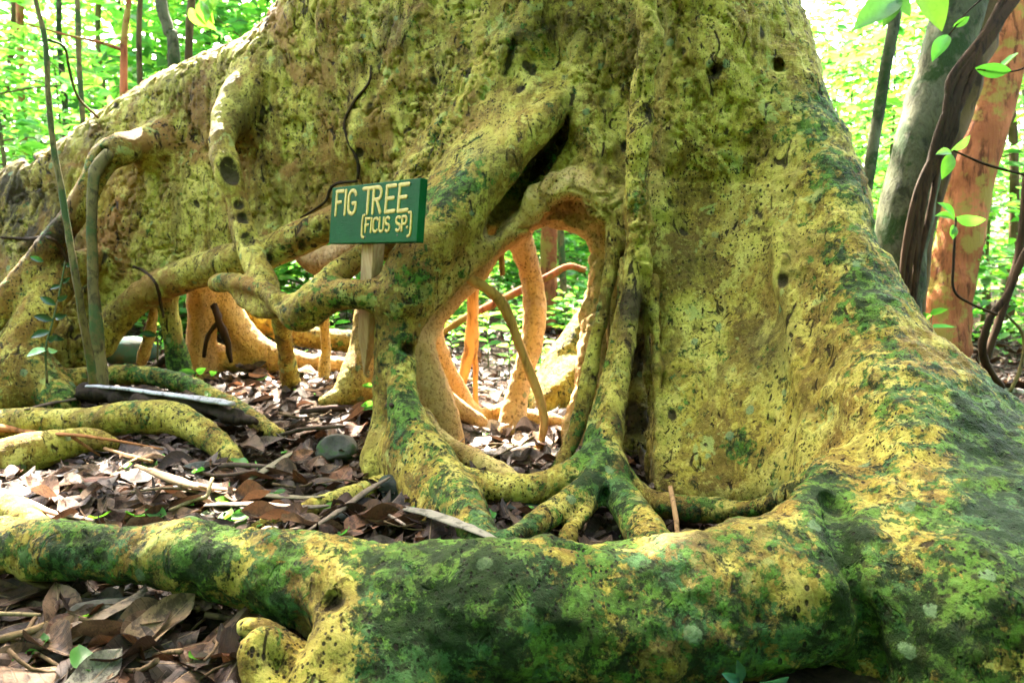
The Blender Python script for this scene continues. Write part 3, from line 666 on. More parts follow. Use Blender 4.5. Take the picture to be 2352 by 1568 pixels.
FIG = empty('fig_tree', tuple(P(1300, 900, 2.3) * np.array([1, 1, 0])))
tag(FIG, 'huge old fig tree with sprawling buttress roots and a window through its base', 'tree')
PART = {'trunk': 'trunk', 'buttress_left': 'buttress_root', 'buttress_right': 'buttress_root', 'front_root': 'surface_root', 'hollow': 'trunk'}
LAB = {'buttress_left': 'wall-like buttress sloping down behind the sign', 'buttress_right': 'ridged buttress with green algae patches', 'front_root': 'thick mossy root lying across the ground',
       'eyed_root': 'hanging root with eye-shaped scars', 'diagonal_root': 'diagonal root with flaking bark over the window', 'inner_post': 'smooth tan root post seen through the window'}
def part_name(g):
    if g in PART: return PART[g]
    b = g[:-2] if g[-2:-1] == '_' else g
    return {'left_foot': 'foot_root', 'dark_foot': 'foot_root', 'back_flare': 'buttress_root', 'far_buttress': 'buttress_root', 'back_pillar': 'root_pillar', 'pale_brace': 'cross_root', 'post_root': 'prop_root', 'inner_post': 'prop_root', 'floor_root': 'surface_root', 'litter_root': 'surface_root', 'eyed_root': 'hanging_root', 'strand_root': 'hanging_root'}.get(b, b)
fg = np.sort(gid[FQ], 1)[:, 1]
for gi, gname in enumerate(names):
    q = FQ[fg == gi]
    if not len(q): continue
    used = np.unique(q); rem = np.zeros(len(FV), int); rem[used] = np.arange(len(used))
    me = mesh_np(part_name(gname), FV[used], rem[q])
    attr(me, 'moss', mo[used]); attr(me, 'tan', ta[used]); attr(me, 'wrinkle', wr_[used]); attr(me, 'stain_shade', np.clip(stn_shade[used], 0, 1.6)); attr(me, 'rust', sstep(1500, 500, px_[used]) * sstep(950, 600, py_[used]))
    me.normals_split_custom_set_from_vertices(FN[used].tolist())
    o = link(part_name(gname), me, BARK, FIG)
    if gname in LAB: o['label'] = LAB[gname]

# ------------------------------------------------------------------ ground
def build_ground():
    rows = np.concatenate([np.linspace(-3, .6, 10)[:-1], np.linspace(.6, 4.5, 131)[:-1], np.geomspace(4.5, 90, 60)])
    cols = np.concatenate([-np.geomspace(4, 70, 24)[::-1], np.linspace(-3.95, 3.95, 200), np.geomspace(4, 70, 24)])
    X_, Y_ = np.meshgrid(cols, rows); p = np.stack([X_, Y_, 0 * X_], -1)
    Z_ = ground_z(X_, Y_) - .006 + np.where(np.abs(X_) < 4, .006 * fbm(p, 22., 2, 31), 0)
    n, m = X_.shape; V = np.stack([X_, Y_, Z_], -1).reshape(-1, 3)
    i = np.arange(n * m).reshape(n, m)
    Q = np.stack([i[:-1, :-1], i[:-1, 1:], i[1:, 1:], i[1:, :-1]], -1).reshape(-1, 4)
    link('ground', mesh_np('ground', V, Q), SOIL)['kind'] = 'structure'
build_ground()

# ------------------------------------------------------------------ leaves as geometry
def leaf_grid(nl, nw, L, W, curl=0., bend=0., twist=0., wav=0., seed=0, pet=.0, tip=1.0):
    """one leaf along +x from 0 to L, returns verts, quads, uv (t, side)"""
    t = np.linspace(0, 1, nl + 1); s = np.linspace(-1, 1, nw + 1)
    wprof = np.sin(np.pi * np.clip(t, 0.0, 1)) ** .75 * (1 - .35 * (t - .4) * tip); wprof = np.maximum(wprof, .03)
    if pet: wprof = np.where(t < pet, .05, wprof)
    T_, S_ = np.meshgrid(t, s, indexing='ij'); Wd = wprof[:, None] * W / 2
    x = T_ * L; y = S_ * Wd
    ph = np.random.default_rng(seed).uniform(0, 6.28, 3)
    z = curl * np.abs(S_) ** 1.6 * Wd * 1.2 + bend * L * (T_ - .5) ** 2 * 2 + wav * W * .16 * np.sin(T_ * 9 + ph[0] + S_ * 1.5) * np.abs(S_)
    a = twist * (T_ - .5); y, z = y * np.cos(a) - z * np.sin(a), y * np.sin(a) + z * np.cos(a)
    V = np.stack([x, y, z], -1).reshape(-1, 3); k = nw + 1
    i = np.arange((nl + 1) * k).reshape(nl + 1, k)
    Q = np.stack([i[:-1, :-1], i[1:, :-1], i[1:, 1:], i[:-1, 1:]], -1).reshape(-1, 4)
    return V, Q, np.stack([T_, S_], -1).reshape(-1, 2)
def rot3(yaw, pitch, roll):
    cy_, sy = math.cos(yaw), math.sin(yaw); cp, sp = math.cos(pitch), math.sin(pitch); cr, sr = math.cos(roll), math.sin(roll)
    return np.array([[cy_, -sy, 0], [sy, cy_, 0], [0, 0, 1]]) @ np.array([[cp, 0, sp], [0, 1, 0], [-sp, 0, cp]]) @ np.array([[1, 0, 0], [0, cr, -sr], [0, sr, cr]])
def leaf_mesh(name, V, Q, uv, col):
    me = mesh_np(name, V, Q); cattr(me, 'leafcol', np.tile(col, (len(V), 1)) if np.ndim(col) == 1 else col)
    a = me.attributes.new('leafuv', 'FLOAT_VECTOR', 'POINT'); a.data.foreach_set('vector', np.concatenate([uv, np.zeros((len(uv), 1))], 1).astype(np.float32).ravel())
    return me
def sunny(x, y):  # zones where litter is laid flatter and coloured paler for sunlight
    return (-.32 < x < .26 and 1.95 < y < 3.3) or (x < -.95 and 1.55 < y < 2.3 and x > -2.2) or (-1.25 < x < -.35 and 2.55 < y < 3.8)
def free(p, m=.012):
    return sdf(p, adds) > m

DRY = np.array([.31, .25, .21]) * np.array([(.17, .105, .065), (.13, .085, .06), (.22, .13, .075), (.10, .065, .045), (.24, .17, .11), (.16, .13, .11), (.26, .13, .065), (.075, .05, .035), (.30, .22, .15), (.19, .16, .14)])
def build_litter():
    """the countless small leaves and scraps under the counted ones"""
    r = np.random.default_rng(3); n = 19000
    y = .75 + 5.4 * r.random(n) ** 1.35; x = (r.random(n) * 2 - 1) * (.85 + y * .72)
    far_n = 5000
    y = np.concatenate([y, 5.5 + 11 * r.random(far_n)]); x = np.concatenate([x, (r.random(far_n) * 2 - 1) * 11]); n += far_n
    z = ground_z(x, y); p = np.stack([x, y, z + .012], -1); near = y < 4
    ok = np.ones(n, bool); ok[near] = free(p[near], .006)
    lx, ly, _ = proj(p); ok &= ~((lx > 790) & (lx < 2100) & (ly > 1470))
    p = p[ok]; Vs, Qs, Us, Cs, o = [], [], [], [], 0
    for k, q in enumerate(p):
        big = q[1] > 5.5
        L = r.uniform(.035, .12) * (1.5 if big else 1); W = L * r.uniform(.28, .6)
        if k % 3 == 0 and not big: L *= .42; W *= .5
        if r.random() < .16: L = r.uniform(.05, .16); W = L * r.uniform(.05, .12)
        V, Q, U = leaf_grid(4 if big else 5, 2, L, W, r.uniform(-.9, .9), r.uniform(-.35, .5), r.uniform(-1, 1), r.uniform(0, 1), k)
        fl = .4 if sunny(q[0], q[1]) else 1.0
        V = (V - [L / 2, 0, 0]) @ rot3(r.uniform(0, 6.28), r.normal(0, .26) * fl, r.normal(0, .32) * fl).T
        V += q + [0, 0, -.008 + abs(r.normal(0, .012))]
        c = DRY[r.integers(len(DRY))] * r.uniform(.4, 1.2)
        if sunny(q[0], q[1]): c = c * 2.2 + .05 * r.random()  # sunlight painted into the litter colour
        if r.random() < .03: c = np.array((.10, .26, .04)) * r.uniform(.7, 1.3)
        Vs.append(V); Qs.append(Q + o); Us.append(U); Cs.append(np.tile(c, (len(V), 1))); o += len(V)
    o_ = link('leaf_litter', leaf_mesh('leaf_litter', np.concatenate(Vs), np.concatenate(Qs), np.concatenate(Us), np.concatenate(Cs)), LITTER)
    tag(o_, 'carpet of small dry leaves and scraps covering the forest floor', 'leaf litter', kind='stuff')
build_litter()

def place_leaf(me, p, yaw, pit, roll, name='fallen_leaf'):
    o = bpy.data.objects.new(name, me); C.objects.link(o)
    from mathutils import Matrix
    o.matrix_world = Matrix.Translation(Vector(p)) @ Matrix(rot3(yaw, pit, roll).tolist()).to_4x4()
    return o
def counted_leaves():
    r = np.random.default_rng(21); protos = []; pale = []
    for k in range(30):
        L = r.uniform(.09, .175); W = L * r.uniform(.36, .56)
        V, Q, U = leaf_grid(14, 6, L, W, r.uniform(-1.0, 1.0), r.uniform(-.35, .55), r.uniform(-1.0, 1.0), r.uniform(.2, 1.2), k, pet=.08)
        V -= [L / 2, 0, 0]
        c = DRY[k % len(DRY)] * r.uniform(.8, 1.2)
        me = leaf_mesh('fallen_leaf', V, Q, U, c); me.materials.append(LITTER); protos.append(me)
        me = leaf_mesh('fallen_leaf', V, Q, U, c * 2.4 + .03); me.materials.append(LITTER); pale.append(me)  # paler copy with sunlight painted into its colour
    n = 0; src = None; tries = 0
    boxes = [(0, 680, 1330, 1568, 95), (0, 1050, 1060, 1235, 70), (0, 860, 890, 1060, 70), (980, 1300, 940, 1085, 30), (560, 860, 840, 900, 12), (-60, 200, 1290, 1400, 15)]
    for x0, x1, y0, y1, cnt in boxes:
        m = 0; t = 0
        while m < cnt and t < cnt * 30:
            t += 1; p = G(r.uniform(x0, x1), r.uniform(y0, y1), .02)
            if not free(p[None], .03)[0]: continue
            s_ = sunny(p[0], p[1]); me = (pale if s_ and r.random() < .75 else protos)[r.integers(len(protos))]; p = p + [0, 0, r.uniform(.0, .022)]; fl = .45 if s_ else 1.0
            if src is None:
                o = src = place_leaf(me, p, r.uniform(0, 6.28), r.normal(0, .22), r.normal(0, .28))
            else:
                o = src.copy(); o.data = me; C.objects.link(o)
                from mathutils import Matrix
                o.matrix_world = Matrix.Translation(Vector(p)) @ Matrix(rot3(r.uniform(0, 6.28), r.normal(0, .22) * fl, r.normal(0, .28) * fl).tolist()).to_4x4()
            tag(o, 'dry leaf in a sunlit patch, most of its kind coloured paler for sunlight' if s_ else 'dry brown leaf lying loose among the others on the forest floor', 'leaf', 'dry leaves in the sunlit patches, most coloured paler for sunlight' if s_ else 'dry brown leaves on the forest floor'); m += 1
counted_leaves()

def traced(px, py, L, wr, yaw, pit, roll, col, lab, dz=.03, curl=.4, bend=.1, mat=None, wav=.6):
    V, Q, U = leaf_grid(18, 8, L, L * wr, curl, bend, .3, wav, int(px), pet=.06); V -= [L / 2, 0, 0]
    me = leaf_mesh('fallen_leaf', V, Q, U, np.array(col) * (.5 if mat else np.array([.52, .46, .40]))); me.materials.append(mat or LITTER)
    p = G(px, py, dz) + np.array([0, 0, 0.0])
    tag(place_leaf(me, p, R(yaw), R(pit), R(roll)), lab, 'leaf')
traced(190, 1420, .19, .40, 28, -14, -20, (.21, .17, .12), 'long grey-brown leaf with curled edges below the mossy front root', .05, -.5)
traced(170, 1465, .17, .45, 40, -10, 25, (.20, .14, .08), 'broad brown leaf lying under the long grey-brown one', .03, .4)
traced(40, 1535, .16, .75, 10, 5, -18, (.22, .15, .10), 'large rounded brown leaf at the bottom corner of the litter', .04, -.3)
traced(215, 1560, .10, .62, 70, -20, 10, (.24, .24, .19), 'pale grey-green leaf standing out against dark litter', .035, .3)
traced(545, 1478, .055, .42, 50, -25, -25, (.16, .42, .05), 'fresh bright green leaf leaning on the knee root', .03, .3, mat=GLEAF)
traced(255, 1518, .045, .55, 5, -15, -10, (.08, .34, .09), 'small torn green leaf at the edge of the pale grey one', .03, .2, mat=GLEAF)
traced(370, 1440, .13, .52, 62, -20, 15, (.22, .16, .09), 'tan lobed leaf propped upright with small holes', .05, .5)
traced(500, 1480, .14, .34, 66, -24, 15, (.18, .115, .07), 'narrow brown leaf with dark holes pointing at the green leaf', .045, -.4)
traced(430, 1540, .07, .8, 20, -20, 0, (.16, .13, .11), 'small round grey leaf beside the narrow brown leaf', .03, .2)
traced(680, 1052, .12, .36, 22, -12, 24, (.46, .22, .12), 'orange-tan leaf with a clear midrib in front of the round rock', .03, .35)
traced(785, 1098, .095, .62, 75, -25, 10, (.27, .13, .075), 'reddish round leaf standing on edge below the round rock', .03, .3)
traced(860, 1200, .16, .50, 40, -8, 18, (.25, .125, .075), 'big reddish-brown leaf with a dark midrib behind the front root', .035, .3)
traced(225, 1098, .14, .42, -12, -8, 22, (.30, .14, .09), 'pair-shaped reddish leaf lying beside the sunlit patch', .035, -.5)
traced(160, 1112, .11, .52, -22, -12, 14, (.75, .6, .5), 'leaf coloured pale for sunlight, curling up at the edge of the light', .03, .5)  # sunlight painted into the colour of this leaf and the next two
traced(85, 1098, .09, .5, 10, -6, 0, (.7, .5, .4), 'tan leaf coloured pale for sunlight, flat in the bright patch', .025, .3)
traced(40, 1130, .12, .4, -25, -3, 6, (.8, .62, .55), 'leaf coloured pale for sunlight in the bright patch nearest the frame edge', .025, .3)
traced(610, 1020, .13, .35, 12, -14, 26, (.26, .19, .16), 'greyish pink leaf with a curved spine near the thin root end', .03, .5)
traced(830, 880, .10, .4, 30, -10, 20, (.30, .2, .15), 'pale leaf lying close to the dark root foot', .03, .4)
traced(555, 1188, .075, .5, 35, -10, 12, (.11, .30, .06), 'green leaf folded against the front root', .03, .4, mat=GLEAF)
traced(470, 1190, .06, .75, 100, -10, 5, (.30, .38, .22), 'pale mottled green leaf behind the front root', .025, .2)
traced(1128, 1180, .035, .6, 110, -20, 10, (.09, .40, .05), 'tiny round green leaf between the splayed roots', .03, .3, mat=GLEAF)
traced(930, 1172, .05, .45, 30, -10, 10, (.12, .40, .06), 'small fresh green leaf beside the grey strip of bark', .03, .3, mat=GLEAF)
traced(350, 1190, .09, .4, 30, -30, 30, (.10, .055, .03), 'dark chocolate brown leaf rolled against the front root', .03, .8)
traced(400, 1188, .12, .42, 12, -8, 10, (.20, .12, .06), 'warm brown leaf flat behind the front root', .025, .3)
traced(320, 1180, .07, .5, 10, -20, 20, (.40, .20, .10), 'orange leaf half in sun behind the front root', .03, .5)
traced(940, 1085, .05, .6, 70, -30, 0, (.42, .32, .22), 'small cream leaf upright beside the leg root', .03, .4)
traced(1130, 985, .12, .5, 15, -8, 10, (1.0, .85, .75), 'leaf coloured pale for sunlight on the sunlit floor inside the window', .04, .5)  # sun on the window floor painted into this leaf and the next
traced(1195, 1015, .10, .5, 70, -8, 10, (.9, .75, .62), 'curled leaf coloured pale for sunlight below the thin hanging root', .04, .5)
traced(1045, 1088, .13, .36, -8, -5, 15, (.36, .10, .045), 'rust red leaf lying behind the little knot of root', .02, .4)

# ------------------------------------------------------------------ sticks, strips, stones
def strip(name, path, col_, lab, cat, flat=.3, dark=None, group=None, sides=8):
    col = tuple(c * .6 for c in col_)
    o = px_tube(name, path, plain_bark(name + '_skin', col, tuple(c * .72 for c in col), tuple(c * .3 for c in col), .12, 55, .0015), None, sides, 6, .18, len(lab), flat)
    return tag(o, lab, cat, group)
def gd(px, py, dz=.0):                              # depth of the ground under a pixel, less a lift
    p = G(px, py, dz); return float((p - CAM) @ FW)
def gpath(rows):
    s = surf([q[0] for q in rows], [q[1] for q in rows], adds)      # lies on whatever is nearer: litter or root
    return [(x, y, min(gd(x, y, dz + .018), float(z) - .016), r) for (x, y, dz, r), z in zip(rows, s)]
strip('palm_stem', gpath([(-40, 982, .045, 22), (15, 984, .045, 17), (70, 992, .05, 9), (150, 997, .055, 7), (260, 1010, .05, 6), (375, 1032, .02, 4)]), (.42, .17, .06), 'orange-brown dry frond stem with a wide base lying over roots', 'frond stem', .5)
strip('palm_stem', gpath([(165, 1002, .04, 5), (200, 1026, .02, 4), (230, 1046, .01, 3)]), (.36, .15, .06), 'short orange-brown stem crossing under the long frond stem', 'frond stem', .6)
strip('dry_bract', gpath([(312, 1068, .05, 6), (360, 1086, .045, 11), (420, 1108, .04, 16), (480, 1120, .035, 10), (575, 1128, .02, 3)]), (.50, .31, .17), 'pale curved bract like a spoon lying on brown leaves', 'bract', .4)
strip('bark_strip', gpath([(470, 1160, .03, 7), (540, 1158, .032, 13), (620, 1160, .03, 13), (700, 1164, .03, 10), (760, 1160, .02, 5)]), (.24, .18, .13), 'flat grey-brown strip of bark lying parallel to the front root', 'bark strip', .35)
strip('bark_strip', gpath([(520, 1128, .02, 6), (600, 1136, .02, 12), (680, 1142, .02, 11), (740, 1140, .02, 5)]), (.27, .22, .13), 'flat olive strip of bark beyond the grey-brown one', 'bark strip', .3)
strip('bark_strip', [(870, 1160, 1.70, 4), (920, 1165, 1.64, 13), (990, 1180, 1.55, 18), (1060, 1205, 1.46, 17), (1110, 1225, 1.40, 13), (1165, 1252, 1.34, 7)], (.30, .26, .19), 'long grey frayed strip of palm bark leaning over the leg root', 'bark strip', .3)
strip('bark_strip', gpath([(700, 1222, .02, 4), (750, 1192, .04, 9), (800, 1158, .05, 10), (850, 1122, .05, 9), (895, 1096, .04, 4)]), (.22, .16, .11), 'brown folded strip of bark slanting up to the leg root', 'bark strip', .5)
strip('twig', gpath([(850, 1160, .02, 3), (890, 1180, .03, 3.5), (930, 1205, .03, 3)]), (.42, .30, .22), 'pale thin twig under the end of the grey palm bark', 'twig', 1)
strip('twig', gpath([(388, 1172, .02, 4), (440, 1150, .03, 5), (474, 1140, .04, 5), (482, 1115, .06, 4), (488, 1098, .07, 4)]), (.40, .29, .14), 'bent yellowish twig standing up among the leaves', 'twig', 1)
strip('twig', gpath([(-10, 1408, .03, 5), (50, 1410, .035, 5), (95, 1412, .03, 4)]), (.32, .24, .12), 'straight yellowish twig below the front root', 'twig', 1)
strip('twig', gpath([(-10, 1470, .03, 8), (35, 1458, .035, 9), (75, 1446, .035, 9), (110, 1430, .03, 6)]), (.26, .17, .08), 'thick knobbly brown twig below the front root', 'twig', 1)
strip('twig', [(1540, 1118, 1.66, 5), (1548, 1160, 1.60, 6), (1554, 1205, 1.54, 6), (1558, 1260, 1.46, 6)], (.33, .19, .08), 'brown twig standing upright in the hollow behind the front root', 'twig', 1)
strip('twig', gpath([(240, 1030, .02, 4), (300, 1048, .025, 5), (350, 1060, .02, 4)]), (.40, .22, .09), 'short orange twig below the curved surface root', 'twig', 1)
strip('twig', gpath([(690, 945, .02, 7), (760, 938, .025, 8), (840, 936, .02, 7), (900, 930, .02, 5)]), (.10, .06, .045), 'dark brown stick across the sunlit leaves', 'twig', 1)
strip('twig', gpath([(380, 1020, .02, 5), (470, 1088, .02, 5), (600, 1080, .02, 4)]), (.16, .10, .07), 'dark thin twig bent among the dead leaves', 'twig', 1)
strip('twig', gpath([(490, 1070, .02, 7), (560, 1068, .02, 6), (650, 1074, .02, 4)]), (.17, .11, .08), 'reddish brown stick beside the orange-tan leaf', 'twig', 1)
strip('bark_strip', gpath([(560, 1110, .02, 5), (600, 1085, .03, 12), (640, 1060, .03, 13), (668, 1040, .02, 6)]), (.22, .18, .11), 'dull olive strip of bark pointing at the thin root end', 'bark strip', .3)
strip('palm_stem', gpath([(0, 1125, .03, 8), (60, 1150, .035, 9), (120, 1176, .03, 8), (215, 1195, .02, 5)]), (.85, .55, .4), 'sunlit pale frond stem beside the front root in the bright patch', 'frond stem', .6)  # sunlight painted into the stem colour
strip('twig', gpath([(640, 1000, .02, 4), (700, 985, .03, 5), (800, 978, .02, 4)]), (.13, .085, .06), 'thin dark stick pointing at the leg root', 'twig', 1)
strip('twig', gpath([(300, 1130, .02, 3), (390, 1120, .03, 4), (460, 1132, .02, 3)]), (.2, .14, .08), 'slim brown twig below the pale bract', 'twig', 1)
strip('bark_strip', gpath([(60, 940, .03, 5), (120, 925, .035, 10), (180, 915, .03, 8), (215, 905, .02, 4)]), (.16, .11, .07), 'brown strip of bark beside the rotten branch end', 'bark strip', .35)
rq = np.random.default_rng(77)
def green_scraps():
    r = np.random.default_rng(41); src = None
    V, Q, U = leaf_grid(8, 4, .05, .026, .3, .2, .5, .5, 3, pet=.08); V -= [.025, 0, 0]
    ms = []
    for c_ in ((.07, .20, .02), (.12, .24, .03), (.05, .15, .03)):
        me = leaf_mesh('green_scrap', V, Q, U, np.array(c_)); me.materials.append(GLEAF); ms.append(me)
    n = 0
    while n < 26:
        bx = [(20, 660, 1340, 1560), (0, 1000, 1050, 1235), (350, 860, 880, 1050), (250, 900, 1090, 1220)][n % 4]; p = G(r.uniform(bx[0], bx[1]), r.uniform(bx[2], bx[3]), .03)
        if not free(p[None], .02)[0]: continue
        o = bpy.data.objects.new('green_scrap', ms[0]) if src is None else src.copy(); src = src or o; o.data = ms[n % 3]; C.objects.link(o)
        o.location = p + [0, 0, .008]; o.rotation_euler = (r.normal(0, .3), r.normal(0, .25), r.uniform(0, 6.28)); s = r.uniform(.6, 1.5); o.scale = (s, s, s); n += 1
        tag(o, 'small fallen green leaf on top of the brown litter', 'leaf', 'small green leaves fallen on the litter')
green_scraps()
def loose_twigs():
    V, Q = tube_geo(np.array([[x, .012 * math.sin(x * 31), .006 * math.sin(x * 47)] for x in np.linspace(-.09, .09, 9)]), np.linspace(.0032, .0014, 9), 6, .2, 4)
    me = mesh_np('fallen_twig', V, Q); me.materials.append(TWIG); src = None; n = 0
    for _ in range(400):
        if n >= 60: break
        bx = [(0, 680, 1320, 1568), (0, 1080, 900, 1230), (980, 1290, 940, 1080)][rq.integers(3)]
        p = G(rq.uniform(bx[0], bx[1]), rq.uniform(bx[2], bx[3]), .03)
        if not free(p[None], .02)[0]: continue
        o = bpy.data.objects.new('fallen_twig', me) if src is None else src.copy(); src = src or o; C.objects.link(o)
        o.location = p; o.rotation_euler = (rq.normal(0, .15), rq.normal(0, .18), rq.uniform(0, 6.28)); s = rq.uniform(.5, 1.5); o.scale = (s, s, s)
        tag(o, 'thin dark twig scattered on top of the dead leaves', 'twig', 'thin twigs scattered over the leaf litter'); n += 1
loose_twigs()

fb = empty('fallen_branch', tuple(G(380, 940))); tag(fb, 'dark rotten branch with a white face on top', 'fallen branch')
px_tube('rotten_wood', [(180, 906, 2.50, 13), (205, 902, 2.49, 22), (260, 912, 2.47, 19), (340, 920, 2.44, 25), (440, 934, 2.40, 20), (520, 950, 2.35, 18), (560, 962, 2.32, 12), (590, 968, 2.30, 7)], plain_bark('rotten_wood', (.035, .022, .015), (.02, .013, .009), (.006, .004, .003), .2, 35, .006), fb, 14, 7, .55, 8)
px_tube('white_face', [(200, 886, 2.47, 7), (260, 890, 2.45, 9), (340, 900, 2.42, 10), (430, 912, 2.38, 13), (500, 922, 2.34, 15), (533, 928, 2.32, 12)], plain_bark('white_wood', (.34, .33, .34), (.27, .25, .25), (.05, .035, .03), .15, 45, .002), fb, 10, 6, .2, 9, .45)  # whiter strip along the top of the branch

def stone(px, py, rx, ry, rz, lab, mat, dz=0., seed=0, yaw=0., sharp=0.):
    n, m = 26, 18; V = []; r = np.random.default_rng(seed); cuts = r.normal(0, 1, (7, 3)); cuts /= np.linalg.norm(cuts, axis=1)[:, None]
    for i in range(m + 1):
        for j in range(n):
            a, b = math.pi * i / m, 2 * math.pi * j / n; V.append((math.sin(a) * math.cos(b), math.sin(a) * math.sin(b), math.cos(a)))
    V = np.array(V)
    for c in cuts:
        d = V @ c; V = V - np.outer(np.maximum(d - .72, 0), c)
    V = V * (1 + .10 * fbm(V, 1.6, 3, seed))[:, None] * [rx, ry, rz]
    cw, sw = math.cos(yaw), math.sin(yaw); V = V @ np.array([[cw, sw, 0], [-sw, cw, 0], [0, 0, 1]])
    V += G(px, py) + [0, ry * .6, rz * .45 + dz]
    i = np.arange((m + 1) * n).reshape(m + 1, n)
    Q = np.stack([i[:-1], i[1:], np.roll(i, -1, 1)[1:], np.roll(i, -1, 1)[:-1]], -1).reshape(-1, 4)
    tag(link('stone', mesh_np('stone', V, Q), mat), lab, 'stone')
ST1 = stone_mat('grey_stone', (.03, .028, .02), (.06, .055, .045), (.03, .06, .015))
ST2 = stone_mat('slate_stone', (.018, .055, .047), (.04, .045, .033), (.02, .055, .035))
ST3 = stone_mat('dark_stone', (.018, .02, .016), (.035, .036, .03), (.015, .03, .013))
stone(770, 1062, .062, .06, .052, 'round dark rock with a green mossy patch near the leg root', ST1, .0, 2)
stone(505, 992, .075, .05, .035, 'flat greenish rock beside the bent surface root', ST3, .0, 4, .2)
stone(285, 846, .13, .09, .085, 'angular blue-green rock under the arch of the wall-like buttress', ST2, .03, 6, .5)
stone(420, 822, .08, .06, .05, 'small slate rock behind the mossy prop root', ST2, .0, 8)
stone(1190, 1185, .07, .05, .03, 'dark wet rock between the splayed roots', ST3, -.012, 9)
stone(905, 1145, .05, .045, .04, 'dark rock at the foot of the leg root', ST3, .0, 12)
stone(620, 1395, .09, .06, .04, 'dark mossy stone under the front root', ST3, .0, 14)
stone(770, 1215, .035, .03, .03, 'small dark stone behind the front root', ST3, .0, 15)
stone(450, 1100, .045, .035, .03, 'dark stone half buried under the pale bract', ST3, .0, 16)
stone(370, 1543, .035, .025, .02, 'small brown stone under the tan lobed leaf', ST1, .0, 17)
stone(250, 1480, .085, .05, .05, 'brown flat stone behind the pale grey-green leaf', ST1, .0, 18)

